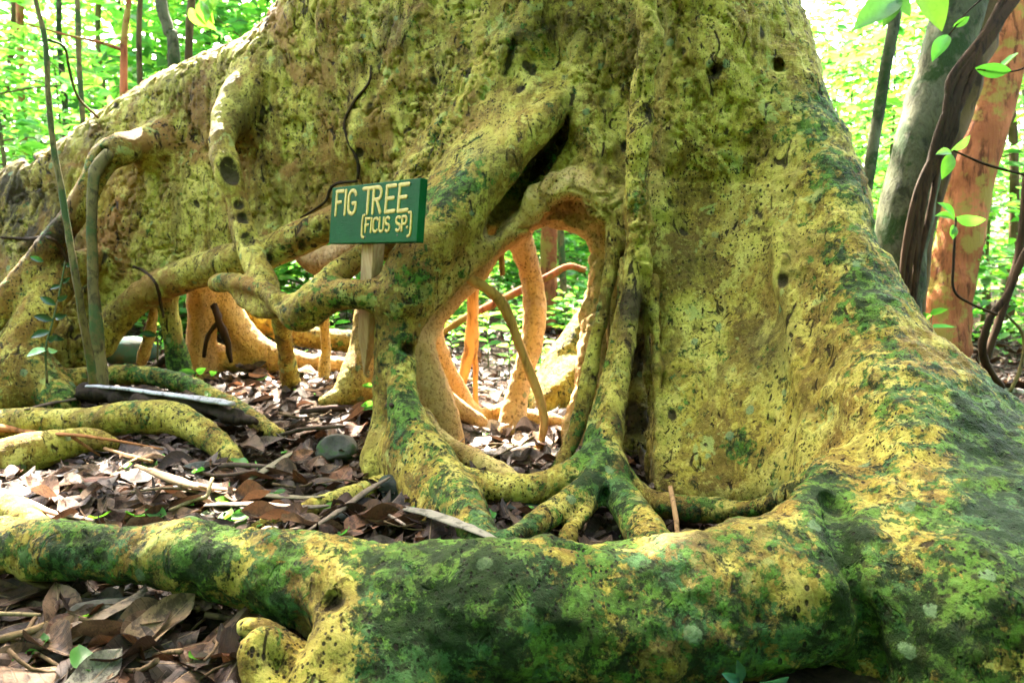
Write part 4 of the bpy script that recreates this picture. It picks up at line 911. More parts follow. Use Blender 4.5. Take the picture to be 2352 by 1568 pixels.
# ------------------------------------------------------------------ the sign
def build_sign():
    BL, BR, TL = P(755, 560, 2.15), P(957, 556, 1.87), P(759, 432, 2.15)
    u = BR - BL; W = np.linalg.norm(u); u /= W; v = TL - BL; v -= u * (v @ u); H = np.linalg.norm(v); v /= H; n = np.cross(u, v)   # n towards the viewer
    def B(a, b, c=0.0): return BL + u * (a * W) + v * (b * H) + n * c
    s = empty('fig_sign', tuple(P(840, 856, 2.2))); tag(s, 'green wooden board with yellow lettering on a pointed stake', 'sign')
    # board with softened edges
    import bmesh
    bm = bmesh.new()
    vs_ = [bm.verts.new(B(a, b, c)) for c in (0, -.024) for a, b in ((0, 0), (1, 0), (1, 1), (0, 1))]
    for f in ((0, 1, 2, 3), (7, 6, 5, 4), (1, 0, 4, 5), (2, 1, 5, 6), (3, 2, 6, 7), (0, 3, 7, 4)): bm.faces.new([vs_[i] for i in f])
    bmesh.ops.bevel(bm, geom=list(bm.edges), offset=.0028, segments=3, affect='EDGES', profile=.6)
    me = bpy.data.meshes.new('board'); bm.to_mesh(me); bm.free()
    t = NT('sign_paint'); p = t.geo(); n1 = t.noise(p, 9, 6, .6); n2 = t.noise(t.map(p, (1, 1, 6)), 40, 6, .7); n3 = t.noise(p, 160, 3, .5)
    col = t.mix(t.ramp(n1, .35, .65), (.0012, .040, .0085), (.002, .055, .013)); col = t.mix(t.math('MULTIPLY', t.ramp(n2, .60, .70), .30), col, (.012, .085, .03))
    col = t.mix(t.math('MULTIPLY', t.ramp(n3, .68, .74), .6), col, (.03, .06, .03))
    link('board', me, t.fin(col, .5, t.bump(t.math('ADD', n2, t.math('MULTIPLY', n3, .3)), .0012, .7), .04), s)
    # routed letters as rounded strokes on the board, in board units
    def arc(cx, cy_, rx, ry, a0, a1, k=10): return [(cx + rx * math.cos(R(a)), cy_ + ry * math.sin(R(a))) for a in np.linspace(a0, a1, k)]
    def Fl(x, y, w, h): return [[(x, y), (x + .004, y + h)], [(x, y + h), (x + w, y + h)], [(x, y + h * .52), (x + w * .7, y + h * .54)]]
    def El(x, y, w, h): return [[(x, y + .0), (x + .004, y + h)], [(x, y + h), (x + w, y + h)], [(x, y + h * .52), (x + w * .8, y + h * .53)], [(x, y), (x + w, y + .01)]]
    def Il(x, y, h): return [[(x, y), (x + .003, y + h)]]
    def Tl(x, y, w, h): return [[(x - w / 2, y + h), (x + w / 2, y + h)], [(x, y), (x, y + h)]]
    def Gl(x, y, w, h): return [arc(x + w * .5, y + h * .72, w * .5, h * .28, 20, 180, 8) + arc(x + w * .5, y + h * .28, w * .5, h * .28, 180, 360, 8) + [(x + w, y + h * .45)], [(x + w * .6, y + h * .45), (x + w, y + h * .45)]]
    def Rl(x, y, w, h): return [[(x, y), (x, y + h)], [(x, y + h)] + arc(x + w * .55, y + h * .76, w * .45, h * .24, 90, -90, 8) + [(x, y + h * .52)], [(x + w * .45, y + h * .5), (x + w, y)]]
    def Pl(x, y, w, h): return [[(x, y), (x, y + h)], [(x, y + h)] + arc(x + w * .55, y + h * .74, w * .45, h * .26, 90, -90, 8) + [(x, y + h * .48)]]
    def Cl(x, y, w, h): return [arc(x + w * .55, y + h * .75, w * .5, h * .25, 30, 180, 7) + arc(x + w * .55, y + h * .25, w * .5, h * .25, 180, 330, 7)]
    def Ul(x, y, w, h): return [[(x, y + h)] + arc(x + w * .5, y + h * .28, w * .5, h * .28, 180, 360, 9) + [(x + w, y + h)]]
    def Sl(x, y, w, h): return [arc(x + w * .5, y + h * .75, w * .5, h * .25, 40, 270, 9) + arc(x + w * .5, y + h * .25, w * .5, h * .25, 90, -140, 9)]
    big = Fl(.065, .51, .085, .41) + Il(.180, .51, .41) + Gl(.222, .51, .085, .40) + Tl(.450, .50, .115, .42) + Rl(.512, .50, .085, .42) + El(.655, .50, .095, .42) + El(.790, .50, .095, .42)
    y0, h0 = .185, .225
    sm = Fl(.440, y0, .045, h0) + Il(.505, y0, h0) + Cl(.528, y0, .05, h0) + Ul(.598, y0, .046, h0) + Sl(.664, y0, .044, h0) + Sl(.778, y0, .044, h0) + Pl(.842, y0, .044, h0) + [[(.895, y0 + .05), (.897, y0 + .055)]]
    sm += [[(.425, .47), (.405, .44), (.403, .14), (.425, .095)], [(.905, .47), (.928, .44), (.930, .14), (.905, .095)]]
    parts = []; k = 0
    for lst, hw in ((big, .0058), (sm, .0040)):
        for pts in lst:
            k += 1; q = np.array([(a * W, b * H) for a, b in pts]); q = catmull(np.column_stack([q, 0 * q[:, 0]]), 3)[:, :2] if len(q) > 2 else np.array([q[0] + (q[-1] - q[0]) * t_ for t_ in np.linspace(0, 1, 5)])
            d = np.gradient(q, axis=0); d /= np.linalg.norm(d, axis=1)[:, None] + 1e-9
            q = np.concatenate([[q[0] - d[0] * hw * .9], [q[0] - d[0] * hw * .55], q, [q[-1] + d[-1] * hw * .55], [q[-1] + d[-1] * hw * .9]]); d = np.concatenate([d[:1], d[:1], d, d[-1:], d[-1:]])
            wd = np.full(len(q), hw); wd[0] = wd[-1] = hw * .25; wd[1] = wd[-2] = hw * .8
            ring = [(-1, -.2), (-.85, .75), (-.4, 1.0), (.4, 1.0), (.85, .75), (1, -.2)]; Vv = []
            for i in range(len(q)):
                for a, b in ring:
                    c2 = q[i] + np.array([-d[i][1], d[i][0]]) * wd[i] * a; Vv.append(BL + u * c2[0] + v * c2[1] + n * (b * .0014 + k * .00001))
            Vv = np.array(Vv); kk = len(ring); i = np.arange(len(Vv)).reshape(-1, kk)
            parts.append((Vv, np.stack([i[:-1, :-1], i[:-1, 1:], i[1:, 1:], i[1:, :-1]], -1).reshape(-1, 4)))
    Vv, Qq = join(parts)
    t = NT('sign_lettering'); nn = t.noise(t.geo(), 120, 4, .6)
    link('lettering', mesh_np('lettering', Vv, Qq), t.fin(t.mix(t.ramp(nn, .40, .56), (.24, .17, .022), (.32, .24, .040)), .6, t.bump(nn, .001, .5), .3), s)
    for a, b in ((.445, .105), (.80, .115)):
        ang = np.linspace(0, 2 * np.pi, 13)[:-1]; q = [B(a, b, .0016)] + [B(a, b, .0006) + u * math.cos(x) * .003 + v * math.sin(x) * .003 for x in ang]
        me = bpy.data.meshes.new('nail'); me.from_pydata([tuple(x) for x in q], [], [(0, 1 + i, 1 + (i + 1) % 12) for i in range(12)])
        t = NT('nail_rust'); link('nail', me, t.fin((.05, .03, .02), .6), s)
    # stake: squared timber with a cut point
    top, mid, tip = P(862, 470, 2.045), P(846, 770, 2.165), P(839, 858, 2.20)
    ax = mid - top; ax /= np.linalg.norm(ax); su = u - ax * (u @ ax); su /= np.linalg.norm(su); sn = np.cross(su, -ax)
    bm = bmesh.new(); rings = []
    for t_, ww, dd in ((0, .028, .020), (.25, .0283, .020), (.5, .0276, .0198), (.75, .028, .0202), (1, .026, .020)):
        c = top + (mid - top) * t_; rings.append([bm.verts.new(c + su * a * ww + sn * b * dd) for a, b in ((-1, 1), (1, 1), (1, -1), (-1, -1))])
    rings.append([bm.verts.new(tip + su * a * .003 + sn * b * .005) for a, b in ((-1, 1), (1, 1), (1, -1), (-1, -1))])
    for a, b in zip(rings, rings[1:]):
        for i in range(4): bm.faces.new((a[i], b[i], b[(i + 1) % 4], a[(i + 1) % 4]))
    bm.faces.new(rings[0]); bm.faces.new(rings[-1][::-1]); bmesh.ops.recalc_face_normals(bm, faces=bm.faces)
    bmesh.ops.bevel(bm, geom=[e for e in bm.edges if abs((e.verts[0].co - e.verts[1].co).normalized() @ Vector(ax)) > .9], offset=.0018, segments=2, affect='EDGES')
    me = bpy.data.meshes.new('stake'); bm.to_mesh(me); bm.free()
    t = NT('stake_wood'); p = t.geo(); g_ = t.noise(t.map(p, (1, 1, .06)), 110, 6, .6, .4); g2 = t.noise(p, 12, 4, .6)
    col = t.mix(t.ramp(g_, .40, .60), (.30, .175, .085), (.40, .255, .135)); col = t.mix(t.math('MULTIPLY', t.ramp(g2, .5, .66), .5), col, (.24, .17, .10))
    link('stake', me, t.fin(col, .75, t.bump(g_, .0015, .7), .25), s)
build_sign()

# ------------------------------------------------------------------ vines and thin stems on and around the fig
def on(px, py, lift=.012):
    return surf(px, py, adds) - lift
def vine(name, rows, lab, cat, mat=VINE, lift=.0, **k):
    return tag(px_tube(name, [(x, y, z_, r * .62) for (x, y, r), z_ in zip(rows, on([q[0] for q in rows], [q[1] for q in rows], lift))], mat, None, 8, 7, .25, int(rows[0][0]), **k), lab, cat)
vine('vine', [(852, 150, 3), (848, 190, 5), (815, 232, 6), (792, 280, 5), (800, 325, 5), (822, 372, 6), (822, 412, 6)], 'dark brown vine creeping down the trunk above the sign', 'vine')
vine('vine', [(820, 416, 5), (775, 422, 6), (758, 436, 6), (748, 462, 5), (715, 486, 4), (690, 500, 3)], 'dark vine bending behind the corner of the sign', 'vine', lift=.02)
vine('vine', [(306, 612, 6), (330, 622, 5), (352, 642, 5), (364, 668, 6), (370, 700, 6), (376, 730, 4)], 'short dark vine curling over the buttress lower edge', 'vine', lift=.03)
vine('vine', [(0, 545, 4), (60, 548, 6), (110, 545, 5), (140, 570, 6), (165, 620, 6), (180, 660, 5)], 'black rootlet on the dark side of the wall-like buttress', 'vine', lift=.012)
px = [(492, 700, 3.02, 8), (502, 735, 3.0, 9), (520, 780, 3.02, 8), (532, 832, 3.04, 5)]
tag(px_tube('vine', px, VINE, None, 8, 6, .3, 5), 'forked dark vine on the tan root behind the arch', 'vine')
tag(px_tube('vine', [(502, 738, 3.01, 6), (478, 770, 3.0, 5), (468, 820, 3.02, 4)], VINE, None, 8, 6, .3, 6), 'thin dark vine dropping beside the forked one', 'vine')
tag(px_tube('vine', [(240, 850, 2.75, 8), (330, 855, 2.8, 10), (380, 820, 2.85, 9), (410, 800, 2.9, 6)], VINE, None, 8, 6, .3, 7), 'dark dead rootlet across the mouth of the arch', 'vine')
# thin aerial roots of the fig
px_tube('hanging_root', [(250, 352, 2.62, 15), (222, 388, 2.58, 14), (212, 440, 2.56, 12), (210, 540, 2.55, 11), (214, 650, 2.55, 12), (221, 740, 2.54, 14), (227, 820, 2.54, 14), (234, 890, 2.54, 16)], SAPL, FIG, 10, 6, .15, 3)
px_tube('hanging_root', [(1070, 628, 2.20, 9), (1084, 644, 2.22, 12), (1112, 658, 2.24, 12), (1146, 688, 2.26, 13), (1172, 735, 2.28, 12), (1192, 790, 2.29, 11), (1218, 855, 2.3, 11), (1240, 915, 2.3, 11), (1250, 965, 2.3, 10), (1244, 1005, 2.3, 9), (1236, 1030, 2.3, 10)], TANR, FIG, 10, 6, .12, 4)['label'] = 'thin curved root hanging through the window'
px_tube('hanging_root', [(1086, 660, 2.66, 15), (1085, 730, 2.68, 14), (1083, 790, 2.7, 17), (1068, 850, 2.7, 13), (1050, 910, 2.7, 12), (1044, 940, 2.7, 12)], TANR, FIG, 10, 6, .12, 5)
px_tube('hanging_root', [(1084, 800, 2.7, 10), (1092, 840, 2.7, 7), (1092, 900, 2.7, 6), (1096, 960, 2.7, 7)], TANR, FIG, 8, 6, .12, 6)
px_tube('hanging_root', [(1140, 540, 2.4, 11), (1150, 575, 2.4, 8), (1154, 632, 2.4, 6)], TANR, FIG, 8, 6, .15, 7)
px_tube('hanging_root', [(1400, 640, 2.3, 5), (1396, 760, 2.26, 4), (1400, 840, 2.24, 4), (1380, 960, 2.2, 4)], TANR, FIG, 8, 6, .15, 8)

# ------------------------------------------------------------------ leaves held by plants
def held_leaf(px, py, d, L, ang, tilt=.3, roll=.2, wr=.45, seed=0):
    """leaf with its base at a pixel and depth, pointing at ang degrees in the picture plane (0 = right, 90 = up)"""
    V, Q, U = leaf_grid(10, 4, L, L * wr, .35, -.18, .15, .2, seed)
    a = R(ang); ex = RT * math.cos(a) + UP * math.sin(a); ex = ex - FW * tilt; ex /= np.linalg.norm(ex)
    ez = -FW - ex * (-FW @ ex); ez /= np.linalg.norm(ez); ey = np.cross(ez, ex)
    cr, sr = math.cos(roll), math.sin(roll); ey, ez = ey * cr + ez * sr, ez * cr - ey * sr
    return P(px, py, d) + V @ np.array([ex, ey, ez]), Q, U
def sprig(name, lab, cat, stems, leaves, smat, lmat=None, col=(.12, .32, .05)):
    e = empty(name, tuple(P(*stems[0][0][:3]))); tag(e, lab, cat)
    for i, s in enumerate(stems): px_tube('stem', s, smat, e, 6, 6, .1, i)
    r = np.random.default_rng(len(lab))
    for i, lf in enumerate(leaves):
        c = np.array(lf[7] if len(lf) > 7 else col) * r.uniform(.5, .8)
        V, Q, U = held_leaf(*lf[:7], seed=i); me = leaf_mesh('leaf', V, Q, U, c); link('leaf', me, lmat or GLEAF, e)
    return e
DG = (.02, .065, .02)
sprig('fig_seedling', 'dark green seedling with paired leaves against the buttress foot', 'seedling',
      [[(150, 600, 2.5, 1.5), (135, 680, 2.48, 2), (118, 750, 2.45, 2), (105, 800, 2.42, 2), (108, 880, 2.42, 3)]],
      [(128, 700, 2.46, 0.056, 150, .2, .3, DG), (130, 690, 2.46, 0.045, 20, .2, .3, DG), (122, 735, 2.45, 0.060, 165, .3, .2, DG), (124, 730, 2.45, 0.053, 10, .3, .1, DG), (116, 760, 2.44, 0.064, 200, .3, .3, DG), (118, 768, 2.44, 0.056, -20, .3, .3, DG),
       (110, 785, 2.43, 0.045, 30, .3, .2, DG), (108, 800, 2.42, 0.064, 205, .5, .5, (.55, .85, .45)), (108, 800, 2.42, 0.053, -12, .5, .5, (.5, .85, .45)), (140, 655, 2.5, 0.038, 200, .2, .2, DG), (142, 650, 2.5, 0.038, 30, .2, .2, DG),  # two leaves coloured near white for the sun on them
       (100, 600, 2.55, 0.045, 160, .3, .2, DG), (150, 610, 2.5, 0.038, 10, .2, .2, DG)], SAPL, DLEAF)
sprig('seedling', 'small green seedling with two pairs of leaves beside the leg root', 'seedling', [[(862, 935, 2.35, 1.5), (860, 905, 2.35, 1.5), (858, 885, 2.35, 1.5)]],
      [(858, 886, 2.35, .04, 175, .6, .3), (858, 886, 2.35, .04, 15, .6, .3), (862, 925, 2.34, .05, 190, .7, .3), (862, 930, 2.33, .045, 200, .8, .3)], SAPL)
sprig('seedling', 'low green seedling at the foot of the mossy prop root', 'seedling', [[(440, 880, 2.75, 2), (450, 855, 2.75, 2)]],
      [(450, 856, 2.75, .06, 170, .6, .3), (450, 856, 2.75, .06, 20, .6, .3), (445, 868, 2.75, .06, 200, .7, .3), (446, 868, 2.75, .06, -15, .7, .3), (480, 858, 2.75, .05, 10, .7, .2)], SAPL)
sprig('seedling', 'seedling with two leaves in front of the blue-green rock', 'seedling', [[(362, 830, 2.8, 2), (362, 790, 2.8, 2), (360, 770, 2.8, 2)]], [(360, 770, 2.8, .06, 170, .4, .3), (362, 768, 2.8, .07, 12, .4, .3)], SAPL, DLEAF, DG)
sprig('seedling', 'glossy dark seedling below the front root', 'seedling', [[(1710, 1620, .98, 3), (1705, 1575, .97, 3), (1700, 1560, .97, 2)]],
      [(1702, 1566, .96, .032, 150, .3, .3, (.03, .12, .08)), (1702, 1568, .96, .034, 100, .2, .2, (.02, .07, .04)), (1738, 1578, .95, .045, 30, .5, .2, (.05, .16, .10)), (1730, 1580, .95, .04, -10, .4, .3, (.04, .14, .08))], SAPL, DLEAF)
sprig('vine_sprig', 'leafy twig reaching in front of the red-brown trunk', 'sprig', [[(2400, 412, 2.5, 3), (2330, 396, 2.5, 3), (2260, 376, 2.5, 3), (2190, 346, 2.5, 2)]],
      [(2188, 346, 2.5, .075, 40, .2, .5, (.16, .38, .08)), (2188, 348, 2.5, .07, 190, .3, .4, (.20, .40, .12)), (2186, 350, 2.5, .10, 248, .1, .2, (.14, .36, .05))], VINE)
sprig('vine_sprig', 'sprig with a crown of narrow leaves rising from a looping vine', 'sprig', [[(2290, 722, 2.5, 4), (2235, 700, 2.5, 3), (2192, 668, 2.5, 3), (2190, 600, 2.5, 3), (2196, 500, 2.5, 2)]],
      [(2196, 500, 2.5, .085, 140, .1, .5, (.10, .30, .05)), (2196, 502, 2.5, .08, 172, .2, .6, (.12, .34, .06)), (2196, 502, 2.5, .10, -6, .1, .7, (.10, .30, .05)), (2194, 515, 2.5, .05, 240, .3, .3), (2194, 520, 2.5, .05, 250, .3, .3)], VINE)
sprig('vine_sprig', 'broad leaf hanging in front of the grey mossy trunk', 'sprig', [[(2330, -60, 2.5, 3), (2230, 20, 2.5, 2), (2180, 80, 2.5, 2)]], [(2178, 76, 2.5, .115, 238, .1, .5, (.10, .32, .05)), (2190, 62, 2.5, .06, 30, .2, .3)], VINE)
sprig('vine_sprig', 'heart-shaped leaf in front of the red-brown trunk top', 'sprig', [[(2420, 40, 2.5, 3), (2370, 140, 2.5, 2), (2320, 165, 2.5, 2), (2245, 160, 2.5, 2)]], [(2242, 158, 2.5, .115, -8, .15, .6, (.10, .32, .05))], VINE)
sprig('hanging_branch', 'large soft green leaves hanging into the bright sky beside the thin pole', 'branch', [[(2190, -160, 2.3, 4), (2110, -60, 2.3, 3), (2070, -20, 2.3, 3)]],
      [(2074, -14, 2.3, .20, 215, .1, .3, (.12, .28, .08)), (2062, 0, 2.3, .10, 240, .1, .3, (.12, .28, .08)), (2110, -70, 2.3, .21, 288, .1, .3, (.20, .36, .06)), (2060, -10, 2.3, .08, -60, .1, .3, (.12, .28, .08))], VINE)
sprig('hanging_branch', 'bright yellow-green leaves hanging above the sloping buttress', 'branch', [[(560, -120, 3.2, 4), (500, -50, 3.2, 3), (452, 0, 3.2, 2)]],
      [(452, 0, 3.2, .16, 300, .1, .3, (.26, .46, .06)), (470, -20, 3.2, .15, 285, .1, .4, (.24, .44, .06)), (430, 20, 3.2, .12, 315, .1, .5, (.24, .44, .06)), (500, -10, 3.2, .14, 250, .2, .3, (.22, .42, .06))], VINE)

# ------------------------------------------------------------------ lianas at the right
def liana(rows, lab, mat=VINE, seed=0, grp=None): return tag(px_tube('liana', rows, mat, None, 7, 7, .2, seed), lab, 'liana', grp)
liana([(2420, 480, 2.7, 7), (2350, 590, 2.7, 8), (2318, 670, 2.7, 8), (2275, 730, 2.7, 8), (2256, 800, 2.72, 9), (2270, 850, 2.75, 10), (2300, 890, 2.8, 9)], 'black looping liana near the frame edge', VINE, 1)
liana([(2360, 400, 2.9, 9), (2345, 560, 2.9, 9), (2300, 720, 2.9, 9), (2262, 830, 2.9, 9), (2240, 900, 2.9, 9)], 'straight dark liana leaning behind the looping one', VINE, 2)
liana([(2310, 720, 2.9, 3), (2350, 770, 2.9, 4), (2345, 840, 2.9, 4), (2320, 900, 2.9, 4)], 'thin pale liana arching down beside the looping one', SAPL, 3)
for k in range(7):
    j = rq.normal(0, 12, 6)
    liana([(2345 + j[0], -40, 3.35, 7), (2275 + j[1], 80, 3.33, 8), (2205 + j[2], 190, 3.32, 8), (2160 + j[3], 300, 3.32, 8), (2120 + j[4], 440, 3.34, 7), (2092 + j[5], 640, 3.36, 6), (2080, 860, 3.4, 6)], 'dark liana in the tangle crossing between two right trunks', VINE, 20 + k, 'tangle of dark lianas')

# ------------------------------------------------------------------ forest leaves
GREENS = .78 * np.array([(.15, .38, .06), (.20, .44, .08), (.11, .31, .06), (.27, .47, .09), (.07, .22, .05), (.15, .40, .14)])
def leaf_cloud(pos, dirs, L, W, cols, droop=.25):
    """six-point folded leaves, vectorised"""
    n = len(pos); d = dirs / (np.linalg.norm(dirs, axis=1)[:, None] + 1e-9)
    up = np.tile([0, 0, 1.0], (n, 1)) + rng.normal(0, .55, (n, 3)); s = np.cross(d, up); s /= np.linalg.norm(s, axis=1)[:, None] + 1e-9; nn = np.cross(s, d)
    L = L[:, None]; W = W[:, None]
    b = pos; t = pos + d * L - nn * L * droop
    a1, a2 = pos + d * L * .3, pos + d * L * .68 - nn * L * droop * .4
    V = np.stack([b, a1 + s * W * .46 + nn * W * .15, a2 + s * W * .40 + nn * W * .12, t, a2 - s * W * .40 + nn * W * .12, a1 - s * W * .46 + nn * W * .15], 1).reshape(-1, 3)
    i = np.arange(n)[:, None] * 6
    Q = np.concatenate([i + [0, 1, 2, 3], i + [0, 3, 4, 5]], 0)
    return V, Q, np.repeat(cols, 6, 0)
def foliage_mesh(name, V, Q, Cc):
    me = mesh_np(name, V, Q, False); cattr(me, 'leafcol', Cc); return me

def plant_proto(kind, seed):
    r = np.random.default_rng(seed)
    H = {'shrub': 1.2, 'sapling': 2.3, 'tree': 4.6}[kind] * r.uniform(.85, 1.15)
    lean = r.normal(0, .07, 2); tubes = []; pos, dirs = [], []
    sp = np.array([[lean[0] * z + .03 * math.sin(z * 2.1 + seed), lean[1] * z + .03 * math.cos(z * 1.7), z - .1] for z in np.linspace(0, H, 12)])
    tubes.append(tube_geo(sp, np.linspace({'shrub': .012, 'sapling': .02, 'tree': .05}[kind], .004, 12), 7, .15, seed))
    nb = {'shrub': 13, 'sapling': 20, 'tree': 30}[kind]; z0 = {'shrub': .12, 'sapling': .12, 'tree': .12}[kind]
    for b in range(nb):
        t = z0 + (1 - z0) * (b + r.random()) / nb; base = np.array([np.interp(t * H, np.linspace(0, H, 12), sp[:, c]) for c in range(3)])
        az = b * 2.4 + r.normal(0, .4); ln = {'shrub': .55, 'sapling': .75, 'tree': 1.5}[kind] * (1.15 - .65 * abs(t - .45)) * r.uniform(.6, 1.2)
        dv = np.array([math.cos(az), math.sin(az), r.uniform(-.05, .55)]); k = 6
        bp = np.array([base + dv * ln * s - np.array([0, 0, .25 * ln * s * s]) + r.normal(0, .02, 3) * s for s in np.linspace(0, 1, k)])
        tubes.append(tube_geo(bp, np.linspace(.006, .002, k), 5, .1, b))
        nl = {'shrub': 34, 'sapling': 38, 'tree': 48}[kind]
        s = r.uniform(.15, 1.05, nl); pp = base + dv * (ln * s)[:, None]; pp[:, 2] -= .25 * ln * s * s
        sd = r.choice([-1, 1], nl)[:, None] * np.array([-dv[1], dv[0], 0]); off = r.normal(0, {'shrub': .07, 'sapling': .09, 'tree': .22}[kind], (nl, 3)); off[:, 2] *= .6
        pos.append(pp + off); dirs.append(dv * .7 + sd * r.uniform(.3, 1.1, nl)[:, None] + r.normal(0, .25, (nl, 3)))
    pos = np.concatenate(pos); dirs = np.concatenate(dirs); n = len(pos)
    L = r.uniform(.07, .135, n) * {'shrub': .9, 'sapling': 1.0, 'tree': 1.5}[kind]; W = L * r.uniform(.38, .55, n)
    cols = GREENS[r.integers(len(GREENS), size=n)] * r.uniform(.7, 1.25, (n, 1))
    V, Q, Cc = leaf_cloud(pos, dirs, L, W, cols)
    SV, SQ = join(tubes)
    return mesh_np('stem', SV, SQ), foliage_mesh('foliage', V, Q, Cc)
# where the photograph shows sun coming through: floor points and wood
LIT = [(G(30, 1095), .28), (G(60, 1165), .16), (G(100, 1135), .17), (G(-20, 1060), .16), (G(150, 1110), .10), (G(1120, 1020), .26), (G(1180, 1070), .22), (G(1240, 1000), .22), (G(1050, 1010), .07), (G(790, 930), .09), (G(850, 985), .05), (G(580, 866), .10), (G(760, 860), .15), (G(690, 845), .12),
           (G(1040, 1035), .05), (P(70, 1030, 2.06), .16), (P(20, 650, 2.58), .05), (P(530, 96, 2.66), .08), (P(450, 124, 2.7), .07), (P(590, 52, 2.62), .07), (P(260, 235, 2.85), .05), (P(60, 360, 3.0), .05), (P(330, 900, 2.42), .06), (P(470, 916, 2.38), .08),
           (P(164, 560, 2.3), .03), (P(108, 800, 2.42), .05), (P(1215, 640, 2.56), .05), (P(1190, 790, 2.3), .05), (P(1100, 640, 2.24), .04), (P(730, 770, 3.5), .2), (P(650, 790, 3.2), .1)]
def plant_copies():
    r = np.random.default_rng(5); kinds = {}
    SM = {'shrub': TWIG, 'sapling': SAPL, 'tree': BROWN}
    LABL = {'shrub': 'low bright green shrub in the understory behind the fig', 'sapling': 'slender leafy sapling in the sunlit understory behind the fig', 'tree': 'tall leafy young tree further back in the forest'}
    GRP = {'shrub': 'understory shrubs', 'sapling': 'understory saplings', 'tree': 'young forest trees'}
    CAT = {'shrub': 'shrub', 'sapling': 'sapling', 'tree': 'tree'}
    for kd in ('shrub', 'sapling', 'tree'):
        kinds[kd] = []
        for s in range(4):
            a, b = plant_proto(kd, 100 + s * 7 + len(kd)); a.materials.append(SM[kd]); b.materials.append(GLEAF); kinds[kd].append((a, b))
    spots = []
    def sect(n, a0, a1, d0, d1, kd, pw=1.0):
        for _ in range(n):
            d = d0 + (d1 - d0) * r.random() ** pw; spots.append((r.uniform(a0, a1) * d, d, kd))
    sect(16, -.95, -.25, 4.4, 7.5, 'sapling'); sect(8, -.6, -.28, 4.2, 6, 'shrub'); sect(15, -1.0, -.2, 7, 12, 'tree'); sect(11, -.95, -.2, 11, 19, 'tree')
    sect(8, -.45, -.12, 4.8, 8, 'shrub'); sect(9, -.14, .13, 5.2, 9, 'shrub'); sect(8, -.16, .16, 7, 12, 'sapling'); sect(12, -.2, .2, 10, 18, 'tree')
    sect(8, .36, .95, 4.6, 7.5, 'sapling'); sect(10, .36, .8, 4.2, 7, 'shrub'); sect(7, .36, .95, 7.5, 13, 'tree'); sect(8, .3, .95, 12, 19, 'tree'); sect(10, .1, .5, 9, 15, 'sapling')
    def blocks(x, y, kd):                                            # keep the sunlit patches of the floor free of plant shade
        h = {'shrub': 1.3, 'sapling': 2.9, 'tree': 5.8}[kd]; wd = {'shrub': .6, 'sapling': .8, 'tree': 1.5}[kd]
        for p, rad in LIT[:16]:
            v = np.array([x, y]) - p[:2]; u = SUN[:2] / np.linalg.norm(SUN[:2]); s = v @ u
            if s > 0 and abs(v[0] * u[1] - v[1] * u[0]) < wd and p[2] + s * math.tan(SUN_EL) < h: return True
        return False
    spots = [q for q in spots if not blocks(*q) and not (.44 < q[0] / q[1] < .76 and q[1] < 5.4)]
    first = {}
    for i, (x, y, kd) in enumerate(spots):
        a, b = kinds[kd][r.integers(4)]; nm = {'shrub': 'shrub', 'sapling': 'sapling', 'tree': 'young_tree'}[kd]
        if kd not in first:
            root = empty(nm); st = bpy.data.objects.new('stem', a); fo = bpy.data.objects.new('foliage', b); first[kd] = (root, st, fo)
            for c in (st, fo): C.objects.link(c); c.parent = root
        else:
            r0, s0, f0 = first[kd]; root = r0.copy(); st = s0.copy(); fo = f0.copy(); st.data = a; fo.data = b
            for c in (root, st, fo): C.objects.link(c)
            st.parent = root; fo.parent = root
        tag(root, LABL[kd], CAT[kd], GRP[kd]); s = r.uniform(.8, 1.25)
        root.location = (x, y, float(ground_z(x, y))); root.rotation_euler = (0, 0, r.uniform(0, 6.28)); root.scale = (s, s, s)
plant_copies()

def seedlings():
    r = np.random.default_rng(9); ms = []
    for k in range(5):
        n = 12; H = r.uniform(.10, .28); z = np.linspace(.3, 1, n) * H; az = np.arange(n) * 2.4
        d = np.stack([np.cos(az), np.sin(az), np.full(n, .35)], 1); L = r.uniform(.05, .09, n)
        V, Q, Cc = leaf_cloud(np.stack([0 * z, 0 * z, z], 1), d, L, L * .45, GREENS[r.integers(6, size=n)] * r.uniform(.8, 1.3, (n, 1)))
        SV, SQ = tube_geo(np.array([[0, 0, -.02], [.01, 0, H * .5], [0, .01, H]]), np.array([.003, .0025, .0015]), 5, 0)
        V2, Q2 = join([(V, Q), (SV, SQ)]); me = foliage_mesh('ground_seedling', V2, Q2, np.concatenate([Cc, np.tile((.10, .14, .05), (len(SV), 1))])); me.materials.append(GLEAF); ms.append(me)
    src = None; n = 0
    while n < 110:
        d = r.uniform(3.4, 8.5); a = [(-.5, -.18), (-.15, .13), (.45, .8), (-.15, .13)][r.integers(4)]
        x = r.uniform(*a) * d; p = np.array([x, d, float(ground_z(x, d))]); n += 1
        if not free(p[None] + [0, 0, .03], .03)[0]: continue
        o = bpy.data.objects.new('ground_seedling', ms[0]) if src is None else src.copy(); src = src or o; o.data = ms[r.integers(5)]; C.objects.link(o)
        o.location = p; o.rotation_euler = (0, 0, r.uniform(0, 6)); s = r.uniform(.7, 1.6); o.scale = (s, s, s)
        tag(o, 'small green seedling sprouting from the sunlit forest floor', 'seedling', 'seedlings on the forest floor behind the fig')
seedlings()

